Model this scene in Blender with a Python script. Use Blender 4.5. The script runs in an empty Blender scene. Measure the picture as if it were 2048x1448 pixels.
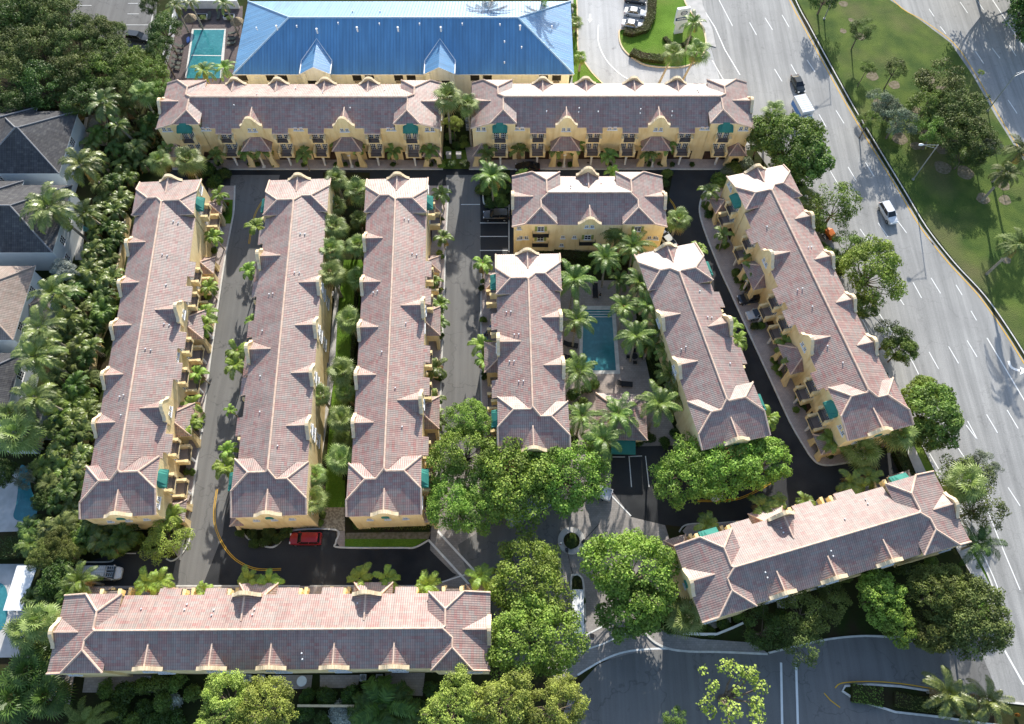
import bpy, bmesh, math, random
import numpy as np
from mathutils import Vector, Matrix
from mathutils.geometry import tessellate_polygon
PI=math.pi; R=math.radians
sc=bpy.context.scene; col=sc.collection
# ---------------- camera, sky, sun, exposure
FPX=1560.0; TH=math.atan2(1560,740); CH=118.0
cd=bpy.data.cameras.new('camera'); cam=bpy.data.objects.new('camera',cd); col.objects.link(cam)
cam.location=(0,0,CH); cam.rotation_euler=(PI/2-TH,0,0)
cd.sensor_width=36; cd.lens=FPX/2048*36; cd.clip_start=1; cd.clip_end=6000
sc.camera=cam
SUN_EL,SUN_AZ=R(23.5),R(6.5)
w=bpy.data.worlds.new('World'); sc.world=w; w.use_nodes=True
nt=w.node_tree; bg=nt.nodes['Background']; sky=nt.nodes.new('ShaderNodeTexSky')
sky.sky_type='NISHITA'; sky.sun_disc=False; sky.sun_elevation=SUN_EL; sky.sun_rotation=SUN_AZ
nt.links.new(sky.outputs[0],bg.inputs[0]); bg.inputs[1].default_value=0.15
sd=bpy.data.lights.new('sun','SUN'); sd.energy=4.7; sd.angle=R(0.5); sd.color=(1,.95,.86)
so=bpy.data.objects.new('sun',sd); col.objects.link(so)
so.rotation_euler=(PI/2-SUN_EL,0,PI-SUN_AZ); so.location=(0,60,80)
sc.view_settings.view_transform='Standard'; sc.view_settings.look='None'
sc.view_settings.gamma=1; sc.view_settings.exposure=0.9
sc.render.resolution_x=1024; sc.render.resolution_y=724
# ---------------- pixel of the 2048 wide photograph -> point at height z
ST,CT=math.sin(TH),math.cos(TH)
def at(px,py,z=0):
    u=(px-1024)/FPX; v=(py-724)/FPX; d=ST+v*CT; k=(CH-z)/d
    return (u*k,k*(CT-v*ST))
def at3(px,py,z=0): return Vector((*at(px,py,z),z))
# ---------------- object helpers
def tag(o,label=None,cat=None,group=None,kind=None):
    if label:
        o['label']=label
        if len(label.split())>16 or len(label.split())<4: print('LABEL',label)
    if cat:o['category']=cat
    if group:o['group']=group
    if kind:o['kind']=kind
    return o
def empty(name,loc=(0,0,0),rz=0,label=None,cat=None,group=None):
    o=bpy.data.objects.new(name,None); col.objects.link(o); o.location=loc; o.rotation_euler=(0,0,rz)
    o.empty_display_size=.3
    return tag(o,label,cat,group)
def link(name,me,parent=None,loc=(0,0,0),rz=0,scale=None,mat=None):
    o=bpy.data.objects.new(name,me); col.objects.link(o); o.parent=parent; o.location=loc; o.rotation_euler=(0,0,rz)
    if scale is not None: o.scale=scale if hasattr(scale,'__len__') else (scale,)*3
    if mat:
        s=o.material_slots[0]; s.link='OBJECT'; s.material=mat
    return o
class MB:
    def __init__(s): s.v=[];s.f=[];s.m=[];s.uv=[]
    def poly(s,pts,m=0,uv=None):
        b=len(s.v); s.v+= [tuple(p) for p in pts]; s.f.append(tuple(range(b,b+len(pts)))); s.m.append(m)
        s.uv.append(uv if uv else [(p[0],p[1]) for p in pts])
    def box(s,x0,x1,y0,y1,z0,z1,m=0):
        P=[(x,y,z) for z in(z0,z1) for y in(y0,y1) for x in(x0,x1)]
        for q in((0,2,3,1),(4,5,7,6),(0,1,5,4),(2,6,7,3),(0,4,6,2),(1,3,7,5)):
            p=[P[i] for i in q]; s.poly(p,m,[(a[0]+a[1],a[2]) for a in p])
    def tube(s,p0,p1,r0,r1,n=8,m=0,cap=True):
        p0=Vector(p0);p1=Vector(p1);d=(p1-p0).normalized(); a=d.orthogonal().normalized(); b=d.cross(a)
        c0=[p0+(a*math.cos(2*PI*i/n)+b*math.sin(2*PI*i/n))*r0 for i in range(n)]
        c1=[p1+(a*math.cos(2*PI*i/n)+b*math.sin(2*PI*i/n))*r1 for i in range(n)]
        for i in range(n):
            j=(i+1)%n; s.poly([c0[i],c0[j],c1[j],c1[i]],m)
        if cap: s.poly(c1,m); s.poly(c0[::-1],m)
    def extr(s,prof,y0,y1,m=0,ax='y'):
        # prof: list of (x,z), ccw; extruded along y
        P0=[(x,y0,z) for x,z in prof]; P1=[(x,y1,z) for x,z in prof]; n=len(prof)
        s.ngon(P0,m); s.ngon(P1[::-1],m)
        for i in range(n):
            j=(i+1)%n; s.poly([P0[j],P0[i],P1[i],P1[j]],m)
    def ngon(s,P,m=0,uvf=None):
        for t in tessellate_polygon([[Vector(p) for p in P]]):
            q=[P[i] for i in t]; s.poly(q,m,[uvf(p) for p in q] if uvf else None)
    def ring(s,pts,hw,z0,z1,m=0,closed=False):
        # kerb like strip of rectangular section along pts (xy)
        n=len(pts); L=[];Rr=[]
        for i in range(n):
            a=Vector(pts[i-1 if (i>0 or closed) else 0][:2]); b=Vector(pts[(i+1)%n if (i<n-1 or closed) else n-1][:2])
            d=(b-a); d=d.normalized() if d.length>0 else Vector((1,0)); nn=Vector((-d.y,d.x)); p=Vector(pts[i][:2])
            L.append(p+nn*hw); Rr.append(p-nn*hw)
        for i in range(n if closed else n-1):
            j=(i+1)%n; a,b,c,d=L[i],L[j],Rr[j],Rr[i]
            s.poly([(d.x,d.y,z1),(c.x,c.y,z1),(b.x,b.y,z1),(a.x,a.y,z1)],m)
            s.poly([(a.x,a.y,z0),(a.x,a.y,z1),(b.x,b.y,z1),(b.x,b.y,z0)],m)
            s.poly([(d.x,d.y,z1),(d.x,d.y,z0),(c.x,c.y,z0),(c.x,c.y,z1)],m)
        if not closed:
            for i in(0,n-1):
                a,d=L[i],Rr[i]; q=[(a.x,a.y,z0),(d.x,d.y,z0),(d.x,d.y,z1),(a.x,a.y,z1)]
                s.poly(q if i==0 else q[::-1],m)
    def mesh(s,name,mats,smooth=False):
        me=bpy.data.meshes.new(name); me.from_pydata(s.v,[],s.f)
        for mt in (mats if isinstance(mats,(list,tuple)) else [mats]): me.materials.append(mt)
        me.polygons.foreach_set('material_index',s.m)
        ul=me.uv_layers.new(name='uv'); ul.data.foreach_set('uv',[c for f in s.uv for p in f for c in p])
        if smooth: me.polygons.foreach_set('use_smooth',[True]*len(s.f))
        me.update(); return me
    def build(s,name,mats,parent=None,smooth=False,loc=(0,0,0),rz=0):
        return link(name,s.mesh(name,mats,smooth),parent,loc,rz)
# ---------------- materials
def newmat(name):
    m=bpy.data.materials.new(name); m.use_nodes=True; n=m.node_tree; n.nodes.clear()
    o=n.nodes.new('ShaderNodeOutputMaterial'); p=n.nodes.new('ShaderNodeBsdfPrincipled'); n.links.new(p.outputs[0],o.inputs[0])
    return m,n,p
def rgb(c): return (*c,1)
def nd(n,t,**k):
    x=n.nodes.new(t)
    for a,b in k.items():
        if a.startswith('i_'):
            x.inputs[a[2:].replace('_',' ')].default_value=b
        else: setattr(x,a,b)
    return x
def mixc(n,fac,a,b,blend='MIX'):
    x=n.nodes.new('ShaderNodeMix'); x.data_type='RGBA'; x.blend_type=blend
    for s,v in((0,fac),(6,a),(7,b)):
        if isinstance(v,bpy.types.NodeSocket): n.links.new(v,x.inputs[s])
        else: x.inputs[s].default_value=v if s==0 else rgb(v)
    return x.outputs[2]
def ramp(n,fac,a,b,c0=(0,0,0),c1=(1,1,1)):
    x=n.nodes.new('ShaderNodeValToRGB'); e=x.color_ramp.elements; e[0].position=a; e[1].position=b; e[0].color=rgb(c0); e[1].color=rgb(c1)
    n.links.new(fac,x.inputs[0]); return x.outputs[0]
def math_(n,op,a,b=None):
    x=n.nodes.new('ShaderNodeMath'); x.operation=op
    for i,v in enumerate((a,b)):
        if v is None: continue
        if isinstance(v,bpy.types.NodeSocket): n.links.new(v,x.inputs[i])
        else: x.inputs[i].default_value=v
    return x.outputs[0]
def noise(n,scale,detail=3,vec=None,rough=.5):
    x=nd(n,'ShaderNodeTexNoise'); x.inputs['Scale'].default_value=scale; x.inputs['Detail'].default_value=detail; x.inputs['Roughness'].default_value=rough
    if vec: n.links.new(vec,x.inputs[0])
    return x.outputs[0]
def bump(n,p,h,dist,strength=1):
    b=n.nodes.new('ShaderNodeBump'); b.inputs['Strength'].default_value=strength; b.inputs['Distance'].default_value=dist
    n.links.new(h,b.inputs['Height']); n.links.new(b.outputs[0],p.inputs['Normal'])
def setp(p,rough=.7,spec=.3,metal=0):
    p.inputs['Roughness'].default_value=rough; p.inputs['Specular IOR Level'].default_value=spec; p.inputs['Metallic'].default_value=metal
def nmat(name,a,b,scale=1.0,rough=.8,spec=.2,detail=4,big=None,bmp=0,lo=.35,hi=.65,metal=0,gscale=None):
    m,n,p=newmat(name); setp(p,rough,spec,metal)
    g=nd(n,'ShaderNodeNewGeometry').outputs['Position']
    c=mixc(n,ramp(n,noise(n,scale,detail,g),lo,hi),a,b)
    if big:
        c=mixc(n,ramp(n,noise(n,big[1],3,g),.4,.7),c,big[0])
    if gscale:
        c=mixc(n,.35,c,ramp(n,noise(n,gscale,2,g),.3,.7,(.25,.25,.25),(1,1,1)),'MULTIPLY')
    n.links.new(c,p.inputs['Base Color'])
    if bmp: bump(n,p,noise(n,scale*4,3,g),bmp)
    return m
def plain(name,c,rough=.6,spec=.3,metal=0,var=.12):
    m,n,p=newmat(name); setp(p,rough,spec,metal)
    g=nd(n,'ShaderNodeNewGeometry').outputs['Position']
    cc=mixc(n,ramp(n,noise(n,1.3,4,g),.3,.7),tuple(x*(1-var) for x in c),c)
    n.links.new(cc,p.inputs['Base Color']); return m
def tile_mat(name,red,grey,pink,rw=.30,rh=.40,rough=.5,spec=.5):
    m,n,p=newmat(name); setp(p,rough,spec)
    uv=nd(n,'ShaderNodeUVMap').outputs[0]
    sx=nd(n,'ShaderNodeSeparateXYZ'); n.links.new(uv,sx.inputs[0])
    oi=nd(n,'ShaderNodeNewGeometry').outputs['Position']
    fx=math_(n,'FLOOR',math_(n,'DIVIDE',sx.outputs[0],rw*2)); fy=math_(n,'FLOOR',math_(n,'DIVIDE',sx.outputs[1],rh))
    cx=nd(n,'ShaderNodeCombineXYZ'); n.links.new(fx,cx.inputs[0]); n.links.new(fy,cx.inputs[1])
    wn=nd(n,'ShaderNodeTexWhiteNoise'); wn.noise_dimensions='2D'; n.links.new(cx.outputs[0],wn.inputs[0])
    # clusters of a tone along the courses
    cv=nd(n,'ShaderNodeVectorMath',operation='MULTIPLY'); n.links.new(cx.outputs[0],cv.inputs[0]); cv.inputs[1].default_value=(.45,.8,1)
    cl=noise(n,.8,2,cv.outputs[0])
    t=math_(n,'ADD',math_(n,'MULTIPLY',wn.outputs[0],.45),math_(n,'MULTIPLY',cl,1.1))
    c=mixc(n,ramp(n,t,.60,.95),grey,red)
    c=mixc(n,ramp(n,wn.outputs[0],.55,.9),c,pink)
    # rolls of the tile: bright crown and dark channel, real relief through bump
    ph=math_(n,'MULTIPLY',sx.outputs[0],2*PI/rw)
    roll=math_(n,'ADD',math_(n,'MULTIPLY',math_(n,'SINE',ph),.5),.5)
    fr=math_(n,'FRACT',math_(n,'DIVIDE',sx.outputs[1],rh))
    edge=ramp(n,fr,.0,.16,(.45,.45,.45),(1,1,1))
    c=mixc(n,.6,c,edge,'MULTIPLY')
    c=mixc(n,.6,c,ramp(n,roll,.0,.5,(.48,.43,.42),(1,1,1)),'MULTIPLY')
    c=mixc(n,.45,c,ramp(n,noise(n,.22,5,oi,.6),.35,.65,(.62,.6,.58),(1,1,1)),'MULTIPLY')
    vs=nd(n,'ShaderNodeVectorMath',operation='MULTIPLY'); n.links.new(uv,vs.inputs[0]); vs.inputs[1].default_value=(1.4,.16,1)
    c=mixc(n,.4,c,ramp(n,noise(n,1.0,4,vs.outputs[0]),.42,.7,(1,1,1),(.5,.47,.45)),'MULTIPLY')
    ob_=nd(n,'ShaderNodeObjectInfo'); hv=nd(n,'ShaderNodeHueSaturation'); n.links.new(c,hv.inputs['Color']); n.links.new(math_(n,'ADD',math_(n,'MULTIPLY',ob_.outputs['Random'],.16),.92),hv.inputs['Value']); n.links.new(math_(n,'ADD',math_(n,'MULTIPLY',ob_.outputs['Random'],.16),.74),hv.inputs['Saturation']); c=hv.outputs[0]
    n.links.new(c,p.inputs['Base Color'])
    h=math_(n,'SUBTRACT',math_(n,'MULTIPLY',roll,.6),math_(n,'MULTIPLY',fr,.35))
    bump(n,p,h,.055,.5)
    return m
M={}
M['tile']=tile_mat('roof_tile',(.37,.155,.13),(.345,.275,.238),(.40,.265,.22))
M['ridge']=nmat('ridge_tile',(.54,.38,.29),(.68,.51,.40),2,.7)
def stucco(name,a,b,st):
    m,n,p=newmat(name); setp(p,.9,.1); g=nd(n,'ShaderNodeNewGeometry').outputs['Position']
    c=mixc(n,ramp(n,noise(n,.35,5,g,.6),.3,.7),a,b)
    mp=nd(n,'ShaderNodeMapping'); n.links.new(g,mp.inputs[0]); mp.inputs['Scale'].default_value=(1,1,.16)
    c=mixc(n,.75,c,ramp(n,noise(n,1.1,5,mp.outputs[0],.65),.47,.72,(1,1,1),st),'MULTIPLY')
    n.links.new(c,p.inputs['Base Color']); bump(n,p,noise(n,5,3,g),.02); return m
M['stucco']=stucco('yellow_stucco',(.78,.60,.31),(.85,.70,.42),(.76,.68,.58))
M['cream']=nmat('cream_trim',(.66,.52,.33),(.76,.62,.42),1.2,.85,.15)
M['fascia']=nmat('roof_edge',(.72,.5,.38),(.8,.6,.48),2,.8)
M['white']=plain('white_paint',(.8,.8,.8),.5,.3)
M['glass']=plain('window_glass',(.015,.018,.022),.08,.6,0,.3)
M['iron']=plain('dark_iron',(.02,.02,.022),.5,.4)
M['teal']=plain('teal_awning',(.04,.20,.165),.75,.2,0,.2)
M['brown']=plain('garage_brown',(.075,.045,.035),.7,.2,0,.3)
M['shutter']=plain('olive_shutter',(.28,.32,.09),.7,.2)
M['balc']=plain('balcony_floor',(.30,.26,.25),.8,.1)
def road_mat(name,a,b,ang,stain,crack=.5,fleck=9):
    m,n,p=newmat(name); setp(p,.85,.2); g=nd(n,'ShaderNodeNewGeometry').outputs['Position']
    mp=nd(n,'ShaderNodeMapping'); n.links.new(g,mp.inputs[0]); mp.inputs['Rotation'].default_value=(0,0,ang); mp.inputs['Scale'].default_value=(1,.035,1)
    c=mixc(n,ramp(n,noise(n,.9,5,mp.outputs[0],.6),.3,.7),a,b)
    c=mixc(n,.5,c,ramp(n,noise(n,.09,6,g,.65),.35,.65,(.72,.72,.73),(1.0,1.0,1.0)),'MULTIPLY')
    c=mixc(n,.3,c,ramp(n,noise(n,fleck,2,g),.3,.7,(.4,.4,.4),(1,1,1)),'MULTIPLY')
    v=nd(n,'ShaderNodeTexVoronoi'); v.feature='DISTANCE_TO_EDGE'; v.inputs['Scale'].default_value=.11
    wv=nd(n,'ShaderNodeVectorMath',operation='ADD'); nz=nd(n,'ShaderNodeTexNoise'); nz.inputs['Scale'].default_value=.5; n.links.new(g,nz.inputs[0]); sc_=nd(n,'ShaderNodeVectorMath',operation='MULTIPLY'); sc_.inputs[1].default_value=(4,4,4); n.links.new(nz.outputs['Color'],sc_.inputs[0]); n.links.new(g,wv.inputs[0]); n.links.new(sc_.outputs[0],wv.inputs[1]); n.links.new(wv.outputs[0],v.inputs[0])
    c=mixc(n,crack,c,ramp(n,v.outputs['Distance'],.0,.012,(.35,.35,.35),(1,1,1)),'MULTIPLY')
    c=mixc(n,stain,c,ramp(n,noise(n,.55,4,g,.5),.66,.74,(1,1,1),(.25,.25,.25)),'MULTIPLY')
    n.links.new(c,p.inputs['Base Color']); return m
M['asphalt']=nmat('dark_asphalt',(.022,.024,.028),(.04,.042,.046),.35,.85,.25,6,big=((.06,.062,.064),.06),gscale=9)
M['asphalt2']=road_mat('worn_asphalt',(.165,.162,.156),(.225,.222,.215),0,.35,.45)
M['highway']=road_mat('pale_road',(.27,.27,.262),(.43,.425,.41),R(-21),.25,.22,6)
M['drive']=road_mat('motel_drive',(.42,.42,.42),(.56,.56,.56),0,.45,.3,6)
M['concrete']=nmat('concrete',(.42,.41,.39),(.52,.5,.48),.8,.9,.1)
M['kerb']=nmat('kerb_concrete',(.55,.54,.50),(.68,.66,.62),1.5,.9,.1)
M['soil']=nmat('garden_soil',(.045,.032,.02),(.03,.045,.012),.3,.95,.05,6,big=((.02,.03,.01),.05),bmp=.1)
M['mulch']=nmat('pink_mulch',(.24,.20,.15),(.13,.12,.07),2,.95,.05)
M['stones']=nmat('pebbles',(.5,.42,.3),(.3,.24,.17),3,.95,.05,bmp=.05,lo=.45,hi=.55)
M['paint']=plain('road_paint',(.8,.8,.78),.7,.2)
M['yellow']=plain('yellow_paint',(.72,.42,.04),.7,.2)
def grass_mat(name,a,b,c):
    m,n,p=newmat(name); setp(p,.9,.1); g=nd(n,'ShaderNodeNewGeometry').outputs['Position']
    x=mixc(n,ramp(n,noise(n,.25,5,g),.35,.65),a,b); x=mixc(n,ramp(n,noise(n,.07,4,g),.5,.75),x,c)
    x=mixc(n,.5,x,ramp(n,noise(n,7,2,g),.3,.7,(.45,.45,.45),(1,1,1)),'MULTIPLY')
    n.links.new(x,p.inputs['Base Color']); bump(n,p,noise(n,6,3,g),.15); return m
M['grass']=grass_mat('lawn',(.10,.20,.018),(.14,.26,.03),(.18,.22,.05))
M['grass2']=grass_mat('median_grass',(.06,.105,.025),(.125,.175,.038),(.16,.15,.07))
def paver_mat(name,a,b,s=.25):
    m,n,p=newmat(name); setp(p,.85,.15); g=nd(n,'ShaderNodeNewGeometry').outputs['Position']
    br=nd(n,'ShaderNodeTexBrick'); n.links.new(g,br.inputs[0]); br.inputs['Scale'].default_value=1
    br.inputs['Color1'].default_value=rgb(a); br.inputs['Color2'].default_value=rgb(b); br.inputs['Mortar'].default_value=rgb(tuple(x*.55 for x in a))
    br.inputs['Mortar Size'].default_value=.012; br.inputs['Brick Width'].default_value=s*1.6; br.inputs['Row Height'].default_value=s
    c=mixc(n,.5,br.outputs[0],ramp(n,noise(n,.5,5,g),.3,.7,(.6,.6,.6),(1,1,1)),'MULTIPLY')
    n.links.new(c,p.inputs['Base Color']); return m
M['paver']=paver_mat('brick_pavers',(.54,.45,.41),(.45,.39,.37))
M['paver2']=paver_mat('pale_pavers',(.44,.37,.33),(.36,.31,.28),.35)
M['plaza']=paver_mat('grey_pavers',(.36,.33,.31),(.29,.27,.255),.3)
M['decking']=paver_mat('brown_pavers',(.16,.125,.12),(.12,.10,.10),.3)
def water_mat(name,a,b):
    m,n,p=newmat(name); setp(p,.08,.5); g=nd(n,'ShaderNodeNewGeometry').outputs['Position']
    x=mixc(n,ramp(n,noise(n,.18,3,g),.3,.7),a,b); x=mixc(n,ramp(n,noise(n,1.1,3,g),.5,.8),x,tuple(min(1,i*1.12) for i in b))
    n.links.new(x,p.inputs['Base Color']); bump(n,p,noise(n,2.5,2,g),.03); return m
M['water']=water_mat('pool_water',(.03,.15,.175),(.05,.22,.25))
M['water2']=water_mat('motel_pool_water',(.02,.15,.18),(.05,.24,.26))
# blue standing seam metal
def seam_mat(name,c,sw=.6):
    m,n,p=newmat(name); setp(p,.42,.8,.0); uv=nd(n,'ShaderNodeUVMap').outputs[0]
    sx=nd(n,'ShaderNodeSeparateXYZ'); n.links.new(uv,sx.inputs[0])
    fr=math_(n,'FRACT',math_(n,'DIVIDE',sx.outputs[0],sw))
    st=ramp(n,fr,.0,.14,(.35,.35,.4),(1,1,1))
    g=nd(n,'ShaderNodeNewGeometry').outputs['Position']
    mp=nd(n,'ShaderNodeMapping'); n.links.new(uv,mp.inputs[0]); mp.inputs['Scale'].default_value=(1,.08,1)
    cc=mixc(n,ramp(n,noise(n,1.2,4,mp.outputs[0]),.3,.7),tuple(x*.8 for x in c),tuple(min(1,x*1.15) for x in c))
    cc=mixc(n,.4,cc,ramp(n,noise(n,.12,5,g,.65),.35,.65,(.6,.66,.72),(1,1,1)),'MULTIPLY'); cc=mixc(n,.7,cc,st,'MULTIPLY'); n.links.new(cc,p.inputs['Base Color'])
    bump(n,p,ramp(n,fr,.0,.1,(1,1,1),(0,0,0)),.05); return m
M['blue']=seam_mat('blue_metal_roof',(.10,.27,.48))
M['greytile']=tile_mat('grey_shingle',(.07,.07,.078),(.09,.09,.095),(.115,.115,.115),.3,.4,.85,.15)
M['tantile']=tile_mat('tan_shingle',(.34,.24,.19),(.33,.27,.22),(.38,.3,.25),.3,.4,.8,.2)
M['palewall']=nmat('pale_blue_stucco',(.52,.57,.60),(.60,.64,.66),.4,.9,.1)
M['motelwall']=stucco('motel_stucco',(.78,.76,.64),(.84,.82,.72),(.76,.75,.7))
M['thatch']=nmat('thatch',(.20,.16,.11),(.30,.25,.18),4,.95,.05,bmp=.1)
M['galv']=plain('galvanised',(.45,.46,.47),.4,.5,.6)
M['bark']=nmat('bark',(.12,.09,.07),(.22,.18,.14),2.5,.95,.05)
M['palmbark']=nmat('palm_bark',(.26,.22,.17),(.40,.35,.28),3,.9,.1)
M['orange']=plain('orange_paint',(.5,.13,.02),.45,.4)
M['rubber']=plain('tyre_rubber',(.015,.015,.016),.8,.2)
M['terracotta']=plain('terracotta',(.45,.13,.06),.7,.2)
# ---------------- ground sheets
def smooth(pts,closed=False,k=5):
    n=len(pts); out=[]
    for i in range(n if closed else n-1):
        g=lambda j: pts[j%n] if closed else pts[max(0,min(n-1,j))]
        p0,p1,p2,p3=g(i-1),g(i),g(i+1),g(i+2)
        for t in range(k):
            t/=k
            out.append(tuple(.5*(2*b+(c-a)*t+(2*a-5*b+4*c-d)*t*t+(3*b-a-3*c+d)*t**3) for a,b,c,d in zip(p0,p1,p2,p3)))
    if not closed: out.append(pts[-1])
    return out
def W(pts,z=0): return [at(x,y,z) for x,y in pts]
def sheet(name,pts,z,mat,edge=0):
    mb=MB(); P=[(x,y,z) for x,y in pts]; 
    area=sum(P[i][0]*P[(i+1)%len(P)][1]-P[(i+1)%len(P)][0]*P[i][1] for i in range(len(P)))
    if area<0: P=P[::-1]
    for t in tessellate_polygon([[Vector(p) for p in P]]):
        q=[P[i] for i in t]; nz=(Vector(q[1])-Vector(q[0])).cross(Vector(q[2])-Vector(q[0])).z
        mb.poly(q if nz>0 else q[::-1])
    if edge:
        n=len(P)
        for i in range(n):
            a,b=P[i],P[(i+1)%n]; mb.poly([a,(a[0],a[1],z-edge),(b[0],b[1],z-edge),b])
    return tag(mb.build(name,mat),kind='structure')
def kerb(pts,hw=.13,z=.15,mat=None,closed=False,name='kerb'):
    mb=MB(); mb.ring(pts,hw,0,z,0,closed); return tag(mb.build(name,mat or M['kerb']),kind='structure')
def line(pts,hw=.07,mat='paint',z=.034,name='road_marking'):
    mb=MB(); mb.ring(pts,hw,z-.01,z,0); return tag(mb.build(name,M[mat]),kind='structure')
sheet('ground',[(-2500,-2500),(2500,-2500),(2500,2500),(-2500,2500)],-.02,M['soil'])
# ================= GROUND, ROADS, KERBS
# interior dark asphalt
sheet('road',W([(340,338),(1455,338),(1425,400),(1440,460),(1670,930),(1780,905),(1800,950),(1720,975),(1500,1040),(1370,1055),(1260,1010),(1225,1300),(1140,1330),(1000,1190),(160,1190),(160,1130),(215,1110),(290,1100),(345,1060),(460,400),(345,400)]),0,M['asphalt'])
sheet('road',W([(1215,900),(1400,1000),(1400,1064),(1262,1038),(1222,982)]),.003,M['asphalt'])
sheet('pavement',W([(1150,1355),(1200,1324),(1260,1307),(1335,1300),(1290,1262),(1200,1250)]),.011,M['plaza'])
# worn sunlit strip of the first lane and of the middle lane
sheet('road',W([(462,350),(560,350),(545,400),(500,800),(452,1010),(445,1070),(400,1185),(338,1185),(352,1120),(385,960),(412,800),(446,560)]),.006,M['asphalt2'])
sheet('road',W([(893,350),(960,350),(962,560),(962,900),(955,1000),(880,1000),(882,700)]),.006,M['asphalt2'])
# entrance plaza, pavers
sheet('pavement',W([(862,1060),(880,960),(960,900),(1222,905),(1222,978),(1262,1034),(1370,1060),(1370,1200),(1300,1250),(1285,1262),(1160,1350),(1120,1370),(990,1190),(905,1145),(860,1100)]),.012,M['plaza'])
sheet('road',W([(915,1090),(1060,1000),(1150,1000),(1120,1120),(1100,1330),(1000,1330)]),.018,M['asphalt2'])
line(W([(855,1078),(945,1176)]),.16,'paint',.045); line(W([(875,1062),(952,1145)]),.16,'paint',.045)
line(W([(950,1143),(872,1168)]),.1,'paint',.05)
line(W([(1212,980),(1262,1032)]),.1,'paint',.045)
sheet('pavement',W([(872,1170),(918,1148),(945,1178),(930,1195),(870,1195)]),.03,M['plaza'])
# lower right street
sheet('road',W([(1120,1448),(1140,1390),(1195,1330),(1250,1306),(1300,1298),(1530,1305),(1660,1278),(1760,1270),(1900,1275),(1990,1250),(2200,1500),(2200,1700),(1000,1700)]),.005,M['asphalt2'])
sheet('pavement',W([(1285,1262),(1300,1250),(1345,1268),(1400,1278),(1500,1285),(1535,1306),(1440,1302),(1360,1300),(1315,1290)]),.12,M['plaza'],.12)
kerb(smooth(W([(1288,1264),(1310,1285),(1340,1298),(1380,1303),(1440,1304),(1535,1308)])),.14,.16)
line(smooth(W([(1155,1350),(1210,1318),(1260,1302),(1330,1297),(1375,1302)])),.13,'paint',.04)
line(smooth(W([(1160,1302),(1205,1288),(1245,1268),(1262,1260)])),.11,'paint',.04)
line(W([(1172,1270),(1224,1243)]),.11,'paint',.04)
line(W([(1562,1325),(1567,1600)]),.16); line(W([(1592,1325),(1600,1600)]),.16)
kerb(smooth(W([(1537,1306),(1600,1291),(1660,1278),(1730,1272),(1800,1276),(1860,1283),(1915,1276),(1945,1262)])),.13,.15)
# island in the lower right street
isl=[(1684,1382),(1690,1372),(1740,1369),(1800,1373),(1870,1384),(1960,1398),(2080,1412),(2080,1460),(1960,1446),(1880,1434),(1790,1424),(1740,1408),(1705,1396)]
kerb(W(isl),.14,.2,closed=True); sheet('ground',W(isl),.1,M['soil'])
line(smooth(W([(1670,1376),(1685,1366),(1740,1363),(1800,1367),(1870,1378)])),.07,'yellow',.04)
line(W([(1648,1386),(1660,1400),(1680,1415)]),.07,'yellow',.04)
# highway
hw_w=[(1330,-500),(1370,-150),(1392,0),(1418,80),(1440,160),(1470,240),(1540,340),(1600,450),(1640,540),(1692,625),(1740,720),(1790,810),(1850,900),(1905,1000),(1950,1090),(1985,1180),(2000,1250),(1960,1300),(2010,1420),(2048,1480),(2100,1600)]
hw_e=[(1430,-500),(1530,-130),(1583,0),(1612,55),(1650,125),(1697,210),(1745,290),(1800,380),(1845,455),(1900,525),(1960,590),(2010,660),(2060,740),(2120,840),(2200,960),(2300,1150),(2350,1400),(2400,1600)]
sheet('road',W(hw_w+hw_e[::-1]),.008,M['highway'])
kerb(smooth(W([(x+8,y) for x,y in hw_e[:14]])),.1,.1)
line(smooth(W([(x-4,y) for x,y in hw_e[:14]])),.09,'yellow',.03)
# lane dashes: left lane line, middle, right (pixel ends)
for a,b in [((1438,0),(1465,52)),((1499,45),(1513,70)),((1530,36),(1545,60)),((1564,30),(1578,54)),((1549,138),(1564,163)),((1582,129),(1595,152)),((1614,120),(1630,144)),
            ((1638,229),(1652,254)),((1672,221),(1688,247)),((1661,343),(1675,367)),((1696,334),(1712,361)),((1731,325),(1748,353)),((1790,435),(1813,466)),((1756,446),(1776,474)),((1720,458),(1737,482)),
            ((1857,475),(1868,492)),((1826,565),(1843,596)),((1862,556),(1881,587)),((1912,570),(1924,590)),((1796,593),(1808,610)),((1942,622),(1953,641)),((1858,704),(1877,738)),((1897,693),(1917,727)),((1934,681),(1954,714)),
            ((1932,850),(1953,878)),((1973,829),(1995,866)),((2014,820),(2036,857)),((1975,990),(2000,1030)),((2016,975),(2040,1012)),((1935,842),(1954,878))]:
    line(W([a,b]),.08,'paint',.03,'lane_dash')
line(W([(1395,0),(1430,55),(1450,100),(1480,150)]),.11,'paint',.03); line(W([(1424,120),(1450,165)]),.09,'paint',.03)
line(W([(1974,676),(2048,800),(2090,880)]),.1,'paint',.03)
line(smooth(W([(1714,622),(1735,660),(1748,705),(1800,790),(1850,890),(1900,980),(1985,1150),(2010,1230)])),.09,'paint',.03)
line(smooth(W([(1750,614),(1768,642),(1820,716),(1845,765),(1895,862),(1945,945),(1990,1060),(2040,1180)])),.09,'paint',.03)
line(W([(2003,1290),(2048,1370)]),.14,'paint',.03)
# turn arrow
mb=MB(); 
mb.ring(smooth(W([(2017,722),(2022,734),(2034,740),(2042,741)])),.22,.02,.03); mb.poly([(*p,.03) for p in W([(2040,733),(2040,750),(2056,742)])][::-1])
tag(mb.build('road_marking',M['paint']),kind='structure')
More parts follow.
